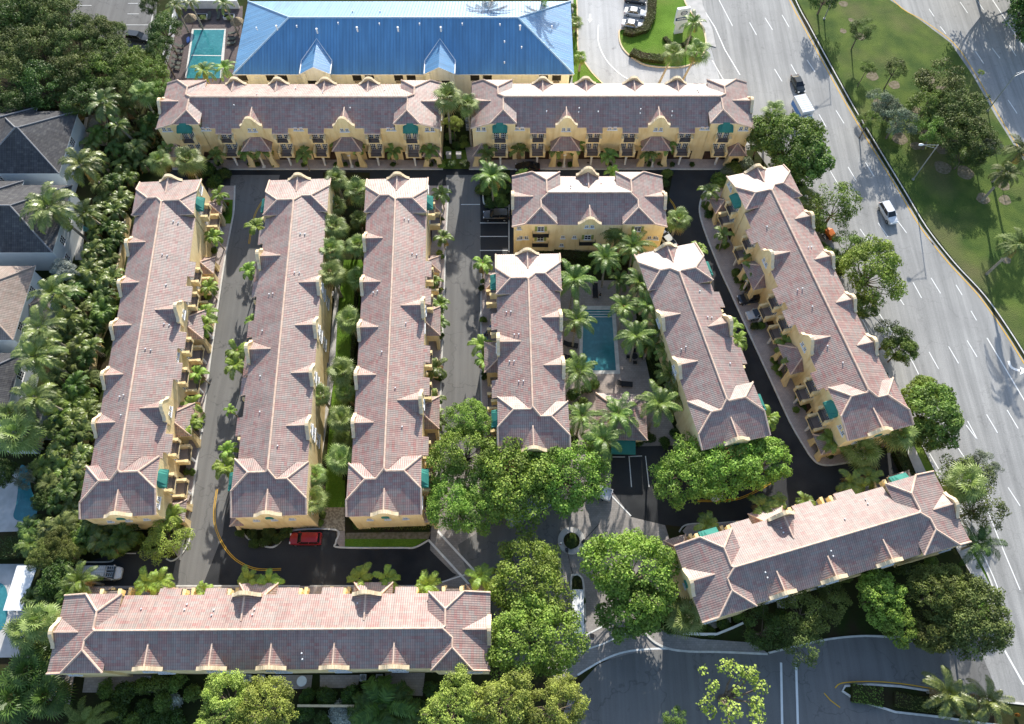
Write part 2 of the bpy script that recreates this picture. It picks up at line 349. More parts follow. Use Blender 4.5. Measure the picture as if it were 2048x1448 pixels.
# verge between town houses and highway
sheet('ground',W([(1500,200),(1560,330),(1640,470),(1700,600),(1760,700),(1840,820),(1900,940),(1950,1090),(1985,1180),(1905,1075),(1830,900),(1640,420),(1560,300),(1480,220)]),.004,M['mulch'])
sheet('grass',W([(1822,880),(1838,870),(1862,925),(1880,960),(1862,965),(1845,930)]),.03,M['grass'])
sheet('pavement',W([(1806,885),(1822,880),(1862,965),(1905,1030),(1985,1180),(1990,1230),(1960,1180),(1850,990)]),.035,M['concrete'])
sheet('grass',W([(1930,1095),(1950,1092),(1985,1180),(1985,1250),(1960,1230)]),.02,M['grass'])
kerb(smooth(W([(1833,868),(1862,925),(1885,970),(1915,1030),(1950,1100),(1975,1150),(1988,1190),(1985,1230)])),.14,.15)
# median with its grass
med_e=[(1500,-500),(1690,-120),(1780,0),(1840,40),(1900,85),(1945,150),(1990,230),(2040,310),(2100,400),(2200,560),(2300,760),(2500,1100)]
sheet('grass',W([(x+12,y) for x,y in hw_e[:15]]+med_e[::-1]),.015,M['grass2'])
sheet('road',W(med_e+[(2600,900),(2300,300),(2100,80),(2030,0),(1950,-120),(1700,-500)]),.01,M['highway'])
line(smooth(W([(x+8,y+2) for x,y in med_e[:9]])),.08,'yellow',.03)
line(smooth(W([(1985,0),(2048,95),(2100,170)])),.12,'paint',.03)
for a,b in [((1858,18),(1868,33)),((1880,53),(1892,68)),((1951,103),(1967,127)),((2016,200),(2034,227)),((1920,4),(1935,26)),((1984,96),(2000,117)),((1953,0),(1967,20)),((2018,90),(2032,112))]:
    line(W([a,b]),.08,'paint',.03,'lane_dash')
for i,(x,y,r) in enumerate([(1687,8,11),(1702,40,7),(1686,62,8),(1721,73,12),(1745,152,14),(1789,170,13),(1858,160,14),(1884,180,14),(1832,220,11),(1755,205,11),(1800,277,17),(1852,270,14),(1832,292,12),(1883,300,13),(1885,335,18),(1930,345,18),(1966,397,14),(2010,400,13),(2008,372,13),(2012,520,10)]):
    c=at(x,y); rr=r/11.5; sheet('mulch',[(c[0]+rr*(1+.12*math.sin(3*a+i))*math.cos(a),c[1]+rr*(1+.1*math.cos(2*a+i))*math.sin(a)) for a in [k*PI/9 for k in range(18)]],.03,M['mulch'])
# motel drive and its lawn island
sheet('road',W([(1142,-300),(1400,-300),(1395,0),(1440,160),(1500,225),(1500,300),(1100,300),(1145,150),(1152,100),(1142,0)]),.0,M['drive'])
lawn=[(1302,-60),(1298,0),(1292,40),(1283,48),(1272,58),(1242,60),(1238,70),(1241,88),(1250,103),(1268,118),(1290,130),(1325,135),(1365,134),(1390,125),(1405,110),(1412,90),(1405,55),(1385,30),(1368,0),(1350,-60)]
sheet('grass',W(lawn),.1,M['grass'],.1); kerb(smooth(W(lawn)),.14,.18,closed=False,mat=M['cream'])
sheet('pavement',W([(1368,0),(1385,30),(1405,55),(1412,90),(1432,95),(1425,60),(1405,10),(1400,-60),(1355,-60)]),.11,M['concrete'])
sheet('grass',W([(1145,165),(1147,0),(1152,0),(1155,50),(1156,100),(1166,120),(1185,145),(1206,166)]),.1,M['grass'],.1)
kerb(smooth(W([(1152,-40),(1155,50),(1156,100),(1166,120),(1185,147),(1206,168)])),.12,.16,mat=M['cream'])
line(smooth(W([(1197,50),(1196,78),(1203,103),(1218,127),(1240,148),(1262,162)])),.12,'paint',.03)
mb=MB(); mb.poly([(*p,.03) for p in W([(1178,28),(1182,28),(1182,38),(1185,38),(1179.5,46),(1175,38),(1178,38)])][::-1]); tag(mb.build('road_marking',M['paint']),kind='structure')
# parking lot at the top left, and dark lawn beside it
sheet('road',W([(145,-200),(330,-200),(310,60),(295,100),(240,110),(140,60)]),.0,M['asphalt2'])
for a,b in [((152,11),(183,11)),((150,32),(178,32)),((255,28),(278,28)),((252,50),(296,50)),((256,7),(280,7))]: line(W([a,b]),.06)
sheet('grass',W([(312,30),(365,0),(365,130),(330,150),(296,120),(300,70)]),.0,M['grass2'])
kerb(W([(312,0),(302,50),(296,100)]),.1,.15)
# driveways of the rows (brick pavers) as real slabs
def drive(pts,z=.1,m='paver'): sheet('driveway',W(pts),z,M[m],z)
drive([(345,338),(886,338),(886,292),(330,292)]); kerb(W([(345,339),(886,339)]),.1,.13)
drive([(938,338),(1450,338),(1450,292),(930,292)]); kerb(W([(938,339),(1450,339)]),.1,.13)
sheet('grass',W([(886,338),(938,338),(932,300),(890,300)]),.05,M['grass'])
kA=[(470,372),(468,420),(462,455),(450,520),(438,600),(424,700),(412,790),(402,870),(393,930),(384,1000),(375,1050),(360,1120)]
drive(kA+[(330,1075),(335,1035),(345,900),(372,700),(400,520),(418,372)]); kerb(smooth(W(kA)),.13,.15)
sheet('grass',W([(446,400),(466,400),(464,448),(442,448)]),.115,M['grass'])
kC=[(896,372),(896,400),(892,470),(889,560),(886,640),(883,740),(880,830),(878,900),(866,1010),(862,1050)]
drive(kC+[(850,1050),(840,700),(852,372)]); kerb(smooth(W(kC)),.13,.15)
kD=[(963,548),(962,600),(962,760),(964,850),(975,900)]
drive(kD+[(1000,900),(1000,548)]); kerb(W(kD),.11,.13)
kE=[(1413,378),(1403,395),(1399,425),(1412,470),(1440,540),(1463,590),(1490,650),(1520,715),(1550,780),(1580,845),(1606,890),(1625,918),(1645,930),(1680,928),(1760,912)]
drive([(1440,365)]+kE+[(1750,880),(1700,880),(1600,640),(1470,400)]); kerb(smooth(W(kE)),.13,.16)
pass
drive([(170,1172),(1000,1172),(1000,1200),(170,1200)],.09)
drive([(1365,1062),(1375,1050),(1440,1047),(1520,1038),(1600,1015),(1700,985),(1780,958),(1800,985),(1400,1110)],.09); kerb(smooth(W([(1358,1064),(1375,1049),(1440,1046),(1520,1037),(1600,1014),(1700,984),(1790,956)])),.1,.13)
for a,b in [((285,1172),(600,1172)),((620,1172),(870,1172))]: kerb(W([a,b]),.1,.12)
# thin joints between neighbouring driveways
def joint(a,b): line(W([a,b]),.05,'paint',.115,'driveway_joint')
# parking bays
for a,b in [((960,446),(1015,446)),((960,473),(1015,473)),((960,501),(1016,501)),((960,530),(985,530)),((922,409),(960,409)),((1258,912),(1263,974)),((1291,912),(1298,974)),((247,1107),(272,1107)),((1225,914),(1250,914)),((1260,913),(1284,912))]:
    line(W([a,b]),.07)
kerb(W([(1018,410),(1018,505)]),.1,.13)
for pts in ([(547,378),(530,395),(513,420),(503,450),(497,488)],[(433,978),(428,1010),(428,1045),(437,1075),(455,1105),(480,1127),(515,1140),(562,1140)],[(1330,390),(1345,408),(1352,425)],[(1395,1003),(1440,1003),(1480,998),(1520,980),(1548,962),(1560,945)]):
    P=smooth(W(pts)); line(P,.05,'yellow',.03)
    Q=[]
    for i,p in enumerate(P):
        a=Vector(P[max(0,i-1)]);b=Vector(P[min(len(P)-1,i+1)]);d=(b-a).normalized(); Q.append((p[0]-d.y*.22,p[1]+d.x*.22))
    line(Q,.05,'yellow',.03)
# garden between second and third row, with lawn and paths
bed=[(646,345),(740,345),(700,1040),(713,1048),(690,1060),(628,1055),(600,1052),(650,700)]
sheet('ground',W(bed),.05,M['soil'])
sheet('grass',W([(688,520),(728,520),(705,760),(690,900),(690,1015),(650,1015),(655,900),(672,700),(676,620)]),.08,M['grass'])
sheet('pavement',W([(672,560),(680,560),(668,760),(640,940),(632,1000),(626,1000),(632,900),(655,760)]),.085,M['concrete'])
sheet('ground',W([(640,1015),(690,1015),(690,1062),(638,1058)]),.09,M['stones'])
kl=[(470,1035),(480,1055),(500,1080),(540,1095),(560,1085),(580,1062),(672,1060),(672,1085),(680,1095),(800,1096),(830,1095),(858,1080)]
sheet('ground',W([(470,1035),(480,1055),(500,1080),(540,1095),(580,1062),(672,1060),(672,1085),(680,1095),(830,1095),(858,1080),(860,1048),(600,1040)]),.06,M['soil'])
sheet('grass',W([(690,1078),(855,1078),(828,1094),(690,1094)]),.09,M['grass']); sheet('pavement',W([(692,1066),(862,1064),(857,1078),(690,1078)]),.095,M['mulch'])
sheet('pavement',W([(674,1062),(690,1062),(690,1094),(680,1094),(674,1086)]),.1,M['paver2'])
kerb(smooth(W(kl)),.12,.16)
# other beds
for b in ([(965,340),(1020,340),(1020,412),(990,414),(968,405)],[(1318,350),(1345,350),(1330,430),(1318,420)],[(1330,1050),(1430,1060),(1400,1290),(1340,1270),(1300,1250),(1370,1180)],
          [(240,1105),(345,1050),(372,1060),(372,1085),(355,1118),(335,1115),(320,1100)]): sheet('ground',W(b),.07,M['soil'])
kerb(smooth(W([(968,340),(966,395),(975,412),(1016,414)])),.12,.16)
kerb(smooth(W([(160,1124),(215,1124),(228,1118),(232,1100),(232,1090)])),.1,.14)
kerb(smooth(W([(383,1060),(378,1085),(362,1110),(345,1122),(333,1118)])),.1,.14)
# pool court
sheet('pavement',W([(1118,500),(1278,500),(1300,600),(1340,740),(1400,890),(1180,895),(1120,890)]),.05,M['paver2'])
sheet('ground',W([(1118,500),(1278,500),(1285,560),(1118,562)]),.06,M['soil'])
sheet('ground',W([(1276,560),(1300,600),(1340,740),(1400,860),(1350,860),(1300,760),(1285,690),(1270,620)]),.06,M['soil'])
sheet('pavement',W([(1160,612),(1230,612),(1240,748),(1158,748)]),.075,M['kerb'])
pool=tag(sheet('water',W([(1167,620),(1223,620),(1232,741),(1164,741)]),.085,M['water']),kind='structure')
for i in range(3): line(W([(1172,624+i*5),(1223,624+i*5)]),.07,'paint',.10-.002*i,'pool_step')
# motel pool court
sheet('pavement',W([(352,12),(486,12),(478,170),(330,170)]),.03,M['decking'])
sheet('pavement',W([(384,58),(452,58),(446,156),(370,156)]),.05,M['kerb'])
sheet('water',W([(388,60),(449,60),(443,111),(440,157),(373,157),(380,111)]),.065,M['water2'])
line(W([(383,111),(443,112)]),.08,'paint',.085,'pool_rope')
# ring with fountain bed
c=at(1143,1082); circ=lambda r,n=32:[(c[0]+r*math.cos(2*PI*k/n),c[1]+r*math.sin(2*PI*k/n)) for k in range(n)]
mb=MB(); mb.ring(circ(1.65),.42,0,.32,0,True); tag(mb.build('kerb',M['concrete']),kind='structure'); sheet('ground',circ(1.3),.2,M['soil'])
bar=[(1142,1162),(1150,1150),(1160,1152),(1167,1170),(1170,1255),(1160,1270),(1146,1268)]
kerb(smooth(W(bar),True),.13,.18,closed=True); sheet('ground',W(bar),.08,M['soil'])
# left side gardens: pools and terraces
sheet('pavement',W([(-60,930),(30,930),(60,1000),(60,1062),(-60,1066)]),.02,M['concrete'])
sheet('water',smooth(W([(40,935),(50,932),(60,950),(62,975),(74,1010),(72,1032),(55,1041),(36,1041),(27,1032),(32,1010),(36,980)]),True,4),.05,M['water'])
sheet('pavement',W([(-60,1128),(60,1128),(58,1315),(-60,1315)]),.02,M['concrete'])
sheet('water',smooth(W([(-40,1165),(5,1168),(16,1195),(14,1235),(0,1262),(-40,1275)]),True,4),.05,M['water'])
sheet('pavement',W([(170,235),(215,230),(215,290),(160,300)]),.02,M['concrete'])
sheet('pavement',W([(140,400),(170,440),(165,520),(150,520)]),.02,M['concrete'])
sheet('water',W([(168,430),(180,432),(178,465),(166,462)]),.05,M['water'])
sheet('pavement',W([(70,800),(112,830),(110,880),(70,880)]),.02,M['concrete'])
sheet('water',W([(80,815),(105,812),(125,850),(108,858)]),.05,M['water'])
# patios behind the bottom row
for b in ([(170,1350),(330,1350),(320,1385),(165,1385)],[(545,1350),(625,1350),(622,1378),(545,1378)],[(770,1346),(850,1346),(845,1392),(772,1390)],[(640,1350),(720,1350),(715,1376),(640,1376)],[(100,1340),(150,1345),(140,1410),(96,1400)]):
    sheet('pavement',W(b),.04,M['paver2'])
sheet('pavement',W([(1405,1235),(1460,1215),(1462,1245),(1400,1268)]),.04,M['concrete'])
# ================= TOWNHOUSE ROWS
CACHE={}
def cm(key,fn):
    if key not in CACHE: CACHE[key]=fn()
    return CACHE[key]
def window_me(w,h,nx,ny,pairs,sill):
    mb=MB(); t=.07
    for k in range(pairs):
        cx=(k-(pairs-1)/2)*(w+.38)
        for i in range(nx+1): x=cx-w/2+i*w/nx; mb.box(x-t/2,x+t/2,0,.09,0,h)
        for j in range(ny+1): z=j*h/ny; mb.box(cx-w/2+t/2,cx+w/2-t/2,0.003,.085,z-t/2+(t/2 if j==0 else 0),z+t/2)
    tw=pairs*w+(pairs-1)*.38
    if sill: mb.box(-tw/2-.18,tw/2+.18,0,.2,-.16,-.02)
    return mb.mesh('window',M['white'])
def pane_me(w,h,pairs):
    mb=MB()
    for k in range(pairs):
        cx=(k-(pairs-1)/2)*(w+.38); mb.box(cx-w/2,cx+w/2,.01,.05,0.01,h)
    return mb.mesh('pane',M['glass'])
def window(par,x,y,z,rz,w=.62,h=.8,nx=2,ny=2,pairs=1,sill=1,name='window'):
    if pairs==2:
        o=(w+.38)/2; c_,s_=math.cos(rz)*o,math.sin(rz)*o
        window(par,x-c_,y-s_,z,rz,w,h,nx,ny,1,sill,name); return window(par,x+c_,y+s_,z,rz,w,h,nx,ny,1,sill,name)
    k=('w',w,h,nx,ny,pairs,sill); f=link(name,cm(k,lambda:window_me(w,h,nx,ny,pairs,sill)),par,(x,y,z),rz)
    link('pane',cm(('p',w,h,pairs),lambda:pane_me(w,h,pairs)),f); return f
GP=[(1.98,-1.25),(1.98,.62),(1.7,.7),(1.46,.88),(1.24,1.22),(1.08,1.58),(.92,1.68),(.83,1.88),(.66,2.2),(.38,2.46),(0,2.56)]
GPS=[(1.98,-1.25),(1.98,.2),(1.75,.26),(1.5,.4),(1.22,.68),(1.0,1.0),(.86,1.1),(.76,1.28),(.6,1.5),(.34,1.66),(0,1.72)]
def gable_mes(GP):
    full=[(x,z) for x,z in GP]+[(-x,z) for x,z in GP[-2::-1]]
    mb=MB(); mb.extr(full,-.32,.07)
    cap=full[1:-1]
    for a,b in zip(cap,cap[1:]):
        d=Vector((b[0]-a[0],b[1]-a[1])).normalized(); n=Vector((d.y,-d.x))*-1
        n=Vector((-d.y,d.x)); n=n if n.y>=-.2 and (n.x*a[0]>=0 or n.y>.5) else -n
        q=[(a[0],a[1]),(b[0],b[1]),(b[0]+n.x*.07,b[1]+n.y*.07),(a[0]+n.x*.07,a[1]+n.y*.07)]
        P0=[(x,-.38,z) for x,z in q];P1=[(x,.14,z) for x,z in q]
        mb.poly(P0,1);mb.poly(P1[::-1],1)
        for i in range(4):
            j=(i+1)%4; mb.poly([P0[j],P0[i],P1[i],P1[j]],1)
    a=mb.mesh('gable',[M['stucco'],M['cream']])
    return a
def gable_roof_me(s,zr):
    L=zr/s+.05; e=.345*s; mb=MB()
    for sg in(1,-1):
        P=[(0,-.32,zr),(sg*1.9,-.32,e),(sg*1.9,-e/s,e),(0,-L,zr)]
        if sg>0: P=P[::-1]
        mb.poly(P,0,[(p[1],abs(p[0])*1.28) for p in P])
    mb.box(-.09,.09,-L+.1,-.32,zr-.06,zr+.09,1)
    return mb.mesh('gable_roof',[M['tile'],M['ridge']])
def gable(par,x,y,z,rz,s=.41,win=True,teal=False,tall=True):
    g=link('gable',cm(('g',tall),lambda:gable_mes(GP if tall else GPS)),par,(x,y,z),rz)
    link('gable_roof',cm(('gr',s,tall),lambda:gable_roof_me(s,1.5 if tall else 1.32)),g)
    if win: window(g,0,.07,-.75,0,.55,.7,2,2,2)
    if teal:
        def f():
            mb=MB(); q=[(-.55,-1.1),(.55,-1.1),(.55,-.5),(.45,-.25),(.2,-.1),(-.2,-.1),(-.45,-.25),(-.55,-.5)]; mb.extr(q,.07,.16); return mb.mesh('arched_shutter',M['teal'])
        link('arched_shutter',cm('as',f),g)
    return g
def balcony(par,x,y,z,rz,p,wd=2.8,col=False):
    def f():
        mb=MB(); h=wd/2
        mb.box(-h,h,0,p,-.3,-.02)
        for s in(-1,1):
            x0,x1=(h-.34,h) if s>0 else (-h,-h+.34)
            mb.box(x0,x1,.0,p-.35,-.02,1.15); mb.box(x0-.04,x1+.04,p-.35,p+.06,-.3,.95); mb.box(x0-.07,x1+.07,p-.42,p+.12,.95,1.08)
        return mb.mesh('balcony',M['stucco'])
    def fl():
        mb=MB(); mb.box(-wd/2+.34,wd/2-.34,0.02,p-.02,-.02,.02); return mb.mesh('balcony_floor',M['balc'])
    def r():
        mb=MB(); h=wd/2-.38
        mb.box(-h,h,p-.06,p-.02,.88,.94); mb.box(-h,h,p-.06,p-.02,.08,.12)
        n=int(2*h/.13)
        for i in range(n+1): xx=-h+i*2*h/n; mb.box(xx-.015,xx+.015,p-.055,p-.025,.12,.88)
        return mb.mesh('railing',M['iron'])
    b=link('balcony',cm(('b',p,wd),f),par,(x,y,z),rz)
    link('balcony_floor',cm(('bf',p,wd),fl),b); link('railing',cm(('br',p,wd),r),b)
    window(par,x,y,z+.05,rz,.95,1.95,3,4,2,0,'french_door')
    if col:
        def c():
            mb=MB(); mb.box(-.16,.16,p-.6,p-.28,0,z-.3); mb.box(-.24,.24,p-.68,p-.2,z-.75,z-.3); return mb.mesh('column',M['white'])
        link('column',cm(('bc',p,z),c),par,(x,y,0),rz)
    return b
def awning(par,x,y,z,rz,wd=2.7,p=1.05):
    def f():
        mb=MB(); h=wd/2; top=[(-h*.42,0,0),(h*.42,0,0)]; A=[(-h,0,-.75),(-h*.72,0,-.42)]; B=[(h*.72,0,-.42),(h,0,-.75)]
        F=[(-h,p,-1.25),(h,p,-1.25)]
        ridge=[A[0],A[1],top[0],top[1],B[0],B[1]]; fr=[(-h,p,-1.3),(-h*.72,p*.9,-1.18),(-h*.42,p*.85,-1.1),(h*.42,p*.85,-1.1),(h*.72,p*.9,-1.18),(h,p,-1.3)]
        fr=[(a[0],p,-1.2) for a in ridge]
        for i in range(5): mb.poly([ridge[i],fr[i],fr[i+1],ridge[i+1]])
        mb.poly([(-h,p,-1.2),(-h,p,-1.5),(h,p,-1.5),(h,p,-1.2)]); mb.poly([A[0],(-h,0,-1.5),(-h,p,-1.5),(-h,p,-1.2)]); mb.poly([B[1],(h,p,-1.2),(h,p,-1.5),(h,0,-1.5)])
        return mb.mesh('awning',M['teal'])
    return link('awning',cm(('aw',wd,p),f),par,(x,y,z),rz)
def hip3(mb,hw,p,z0,z1,rh,m=0,mr=1):
    # hip roof leaning on a wall at y=0: ridge half length rh at the wall, height z1, eave z0 at y=p
    A,B,C,D=(-hw,0,z0),(-hw,p,z0),(hw,p,z0),(hw,0,z0); E=(-rh,0,z1);F=(rh,0,z1)
    mb.poly([B,C,F,E][::1],m,[(q[0],q[1]*1.2) for q in (B,C,F,E)]); mb.poly([A,B,E],m,[(q[1],q[0]*1.1) for q in (A,B,E)]); mb.poly([C,D,F],m,[(q[1],q[0]*1.1) for q in (C,D,F)])
    mb.poly([A,D,C,B],2)
    for a,b in((B,E),(C,F)): mb.tube(Vector(a)+Vector((0,0,.03)),Vector(b)+Vector((0,0,.03)),.11,.11,6,mr,False)
def porch(par,x,y,rz,double=True):
    if double: hw,p,z0,z1,rh,na=2.75,2.3,5.0,6.3,.9,2
    else: hw,p,z0,z1,rh,na=1.75,2.1,3.4,4.6,.05,1
    def f():
        mb=MB(); w=hw-.35; d=p-.4; ow=.72; H=z0-.1; spring=H-1.5
        xs=[-.85,.85] if na==2 else [0]
        # front wall made of strips between arch curves
        edges=[]; N=8
        segs=[]; cur=-w
        for cx in xs:
            segs.append((cur,cx-ow,'s')); segs.append((cx-ow,cx+ow,'a')); cur=cx+ow
        segs.append((cur,w,'s'))
        for x0,x1,k in segs:
            if k=='s': mb.box(x0,x1,d-.3,d,0,H)
            else:
                cx=(x0+x1)/2
                for i in range(N):
                    a0=PI-PI*i/N;a1=PI-PI*(i+1)/N; xa,za=cx+ow*math.cos(a0),spring+ow*math.sin(a0); xb,zb=cx+ow*math.cos(a1),spring+ow*math.sin(a1)
                    mb.extr([(xa,za),(xb,zb),(xb,H),(xa,H)],d-.3,d)
        for s in(-1,1):
            x0,x1=(w-.3,w) if s>0 else(-w,-w+.3)
            mb.box(x0,x1,0,d-.3,0 if not double else 2.4,H)
            q=[(s*(w+.55),0),(s*w,0),(s*w,2.6),(s*(w+.12),1.6)]
            mb.extr(q if s<0 else q[::-1],d-.5,d+.02)
        return mb.mesh('porch',M['stucco'])
    def r():
        mb=MB(); hip3(mb,hw,p,z0,z1,rh); return mb.mesh('porch_roof',[M['tile'],M['ridge'],M['fascia']])
    pr=link('porch',cm(('po',double),f),par,(x,y,0),rz); link('porch_roof',cm(('pr',double),r),pr)
    if double:
        def c():
            mb=MB(); d=p-.55; mb.tube((0,d,0),(0,d,3.4),.2,.15,10); mb.box(-.28,.28,d-.25,d+.28,3.35,3.6); mb.box(-.3,.3,d-.25,d+.3,0,.3); return mb.mesh('column',M['white'])
        link('column',cm('pc',c),pr)
    return pr
def garage(par,x,y,rz,w=4.6):
    def f():
        mb=MB(); mb.box(-w/2,w/2,-.02,.05,.1,2.35)
        for i in range(1,4): mb.box(-w/2+.1,w/2-.1,.05,.07,i*.58,i*.58+.04)
        return mb.mesh('garage_door',M['brown'])
    return link('garage_door',cm(('ga',w),f),par,(x,y,0),rz)
def vent(par,x,y,z,h=.18):
    def f():
        mb=MB(); mb.tube((0,0,-.25),(0,0,h),.08,.08,7); mb.tube((0,0,h),(0,0,h+.07),.12,.1,7); return mb.mesh('vent_pipe',M['white'])
    return link('vent_pipe',cm(('v',h),f),par,(x,y,z))
S,SE=.41,.36
def rpoly(mb,P,th=.17):
    P=[Vector(p) for p in P]
    n=Vector((0,0,0))
    for i in range(len(P)):
        a,b=P[i],P[(i+1)%len(P)]; n+=Vector(((a.y-b.y)*(a.z+b.z),(a.z-b.z)*(a.x+b.x),(a.x-b.x)*(a.y+b.y)))
    n.normalize()
    if n.z<0: P=P[::-1]; n=-n
    h=Vector((0,0,1)).cross(n)
    h=h.normalized() if h.length>.01 else Vector((1,0,0)); u=n.cross(h)
    uvf=lambda p:(Vector(p).dot(h),Vector(p).dot(u))
    # tessellate2d
    for t in tessellate_polygon([[Vector((p.dot(h),p.dot(u),0)) for p in P]]):
        q=[P[i] for i in t]
        if (q[1]-q[0]).cross(q[2]-q[0]).dot(n)<0: q=q[::-1]
        mb.poly(q,0,[uvf(p) for p in q]); mb.poly([p-Vector((0,0,th)) for p in q[::-1]],1)
    m=len(P); dz=Vector((0,0,th))
    for i in range(m):
        a,b=P[i],P[(i+1)%m]; mb.poly([a,a-dz,b-dz,b],1)
def townhouse(label,P0,P1,gables,balcs,backs,ends=(1,1),porches=(),wb=(1,1),wins=(),backfn=None,hw=5.1,backwin=True,px=True,awn=(1,1),ZE=9.05):
    """P0,P1: outer eave centres on the ground plan; +y of the frame is the front"""
    HW=hw; ZR=ZE+S*HW; Z0=ZR-2.3; W1=HW+.1; W2=HW+.3
    A=Vector((*P0,0));B=Vector((*P1,0)); d=B-A; L=d.length; c=(A+B)/2; rz=math.atan2(d.y,d.x)
    root=empty('townhouse_row',c,rz,label,'townhouses','yellow townhouse rows with tiled roofs')
    H=L/2; inv=lambda X,Y:((Vector((X,Y,0))-c).dot(d.normalized()))
    def U(q):
        if isinstance(q,tuple): return inv(*at(q[0],q[1],9.3))
        return q
    mb=MB(); rid=[]
    za=lambda t:Z0+SE*t
    for e in(-1,1):
        X=lambda t:e*(H-t)
        out=[(0,-W2),(2.2,-W2),(4.9,-(W2-2.7)),(4.9,-1.13),(6.2,0),(5.9,.28),(5.9,W1-2.4),(3.5,W1),(0,W1)]
        rpoly(mb,[(X(t),w,za(t)) for t,w in out])
        zf=za(5.9);zf0=za(3.5)
        rpoly(mb,[(X(5.9),.28,zf),(X(5.9),W1-2.4,zf),(X(8.3),W1,zf0),(X(8.3),2.35,zf0)])
        rpoly(mb,[(X(5.9),W1-2.4,zf),(X(3.5),W1,zf0),(X(8.3),W1,zf0)])
        zr=za(4.9);zr0=za(2.2)
        rpoly(mb,[(X(4.9),-1.13,zr),(X(4.9),-(W2-2.7),zr),(X(7.6),-W2,zr0),(X(7.6),-3.5,zr0)])
        rpoly(mb,[(X(4.9),-(W2-2.7),zr),(X(2.2),-W2,zr0),(X(7.6),-W2,zr0)])
        u=lambda t,w,z:Vector((X(t),w,z+.05))
        rid+=[(u(6.2,0,ZR),u(5.9,.28,zf)),(u(5.9,.28,zf),u(5.9,W1-2.4,zf)),(u(5.9,W1-2.4,zf),u(3.5,W1,zf0)),(u(5.9,W1-2.4,zf),u(8.3,W1,zf0)),
              (u(6.2,0,ZR),u(4.9,-1.13,zr)),(u(4.9,-1.13,zr),u(4.9,-(W2-2.7),zr)),(u(4.9,-(W2-2.7),zr),u(2.2,-W2,zr0)),(u(4.9,-(W2-2.7),zr),u(7.6,-W2,zr0)),
              (u(0,W1,Z0),u(3.5,W1,zf0)),(u(0,-W2,Z0),u(2.2,-W2,zr0))]
    a,b=-H,H
    main=lambda w:ZR-S*abs(w)
    fr=[(a+6.2,0),(a+5.9,.28),(a+8.3,2.35),(a+8.3,HW),(b-8.3,HW),(b-8.3,2.35),(b-5.9,.28),(b-6.2,0)]
    bk=[(a+6.2,0),(a+4.9,-1.13),(a+7.6,-3.5),(a+7.6,-HW),(b-7.6,-HW),(b-7.6,-3.5),(b-4.9,-1.13),(b-6.2,0)]
    for q in(fr,bk): rpoly(mb,[(x,w,main(w)) for x,w in q])
    rid.append((Vector((a+6.2,0,ZR+.05)),Vector((b-6.2,0,ZR+.05))))
    for q in balcs:
        x=U(q)
        rpoly(mb,[(x-1.45,HW-.01,main(HW)-.01),(x+1.45,HW-.01,main(HW)-.01),(x+1.45,HW+.95,main(HW+.95)),(x-1.45,HW+.95,main(HW+.95))])
    mb.build('roof',[M['tile'],M['fascia']],root)
    mb=MB()
    for p,q in rid: mb.tube(p,q,.15,.15,6,0,True)
    mb.build('ridge_tiles',M['ridge'],root)
    # walls
    mb=MB(); f=HW-.1; fw=W1-.1; bw=W2-.1
    def vw(pts):  # vertical polygon (x,y,z)
        mb.poly(pts,0)
    vw([(a+8.1,f,0),(b-8.1,f,0),(b-8.1,f,main(f)-.1),(a+8.1,f,main(f)-.1)][::-1]); vw([(a+7.4,-f,0),(b-7.4,-f,0),(b-7.4,-f,main(f)-.1),(a+7.4,-f,main(f)-.1)])
    for e in(-1,1):
        X=lambda t:e*(H-t)
        vw([(X(.3),fw,0),(X(8.1),fw,0),(X(8.1),fw,za(3.5)-.08),(X(3.6),fw,za(3.5)-.08),(X(.3),fw,za(.3)-.1)])
        vw([(X(.3),-bw,0),(X(7.4),-bw,0),(X(7.4),-bw,za(2.2)-.08),(X(2.3),-bw,za(2.2)-.08),(X(.3),-bw,za(.3)-.1)])
        vw([(X(.3),-bw,0),(X(.3),fw,0),(X(.3),fw,za(.3)-.1),(X(.3),-bw,za(.3)-.1)])
        vw([(X(8.1),fw,0),(X(8.1),2.3,za(3.5)-.2),(X(8.1),2.3,za(3.5)-.08),(X(8.1),fw,za(3.5)-.08)])
        vw([(X(8.1),fw,0),(X(8.1),f-.3,0),(X(8.1),f-.3,9.3),(X(8.1),2.3,za(3.5)-.15),(X(8.1),fw,za(3.5)-.08)])
        vw([(X(7.4),-bw,0),(X(7.4),-f+.3,0),(X(7.4),-f+.3,9.2),(X(7.4),-3.4,za(2.2)-.15),(X(7.4),-bw,za(2.2)-.08)])
    mb.box(a+.3,b-.3,fw-.02,fw+.03,5.78,5.86) if False else None
    mb.build('wall',M['stucco'],root)
    # features
    for q in gables:
        x=U(q); gable(root,x,HW-.02,ZE,0)
    for q in balcs:
        x=U(q); balcony(root,x,f,6.0,0,1.1); balcony(root,x,f,3.0,0,1.75,2.8,True); garage(root,x,f,0)
    for q in backs: gable(root,U(q),-HW+.02,ZE,PI,tall=False)
    for e in(-1,1):
        if ends[0 if e<0 else 1]: gable(root,e*H,0,Z0-.02,PI/2 if e<0 else -PI/2,SE,False,True,False)
        if wb[0 if e<0 else 1]:
            x=e*(H-5.3); awning(root,x,fw,10.0,0) if awn[0 if e<0 else 1] else None
            balcony(root,x,fw,6.0,0,1.1); balcony(root,x,fw,3.0,0,1.75,2.8,True); garage(root,x,fw,0)
            porch(root,e*(H-1.9),fw,0,False)
        window(root,e*(H-1.9),fw,8.05,0,.6,.8,2,2,2)
        window(root,e*(H-2),-bw,5.2,PI,.6,.8,2,2,2)
        for k in(-2.6,0,2.6): window(root,e*(H-.3),k,5.6,PI/2 if e<0 else -PI/2,.7,.6)
    for q in wins: window(root,U(q),f,8.15,0,.6,.62,2,2,2)
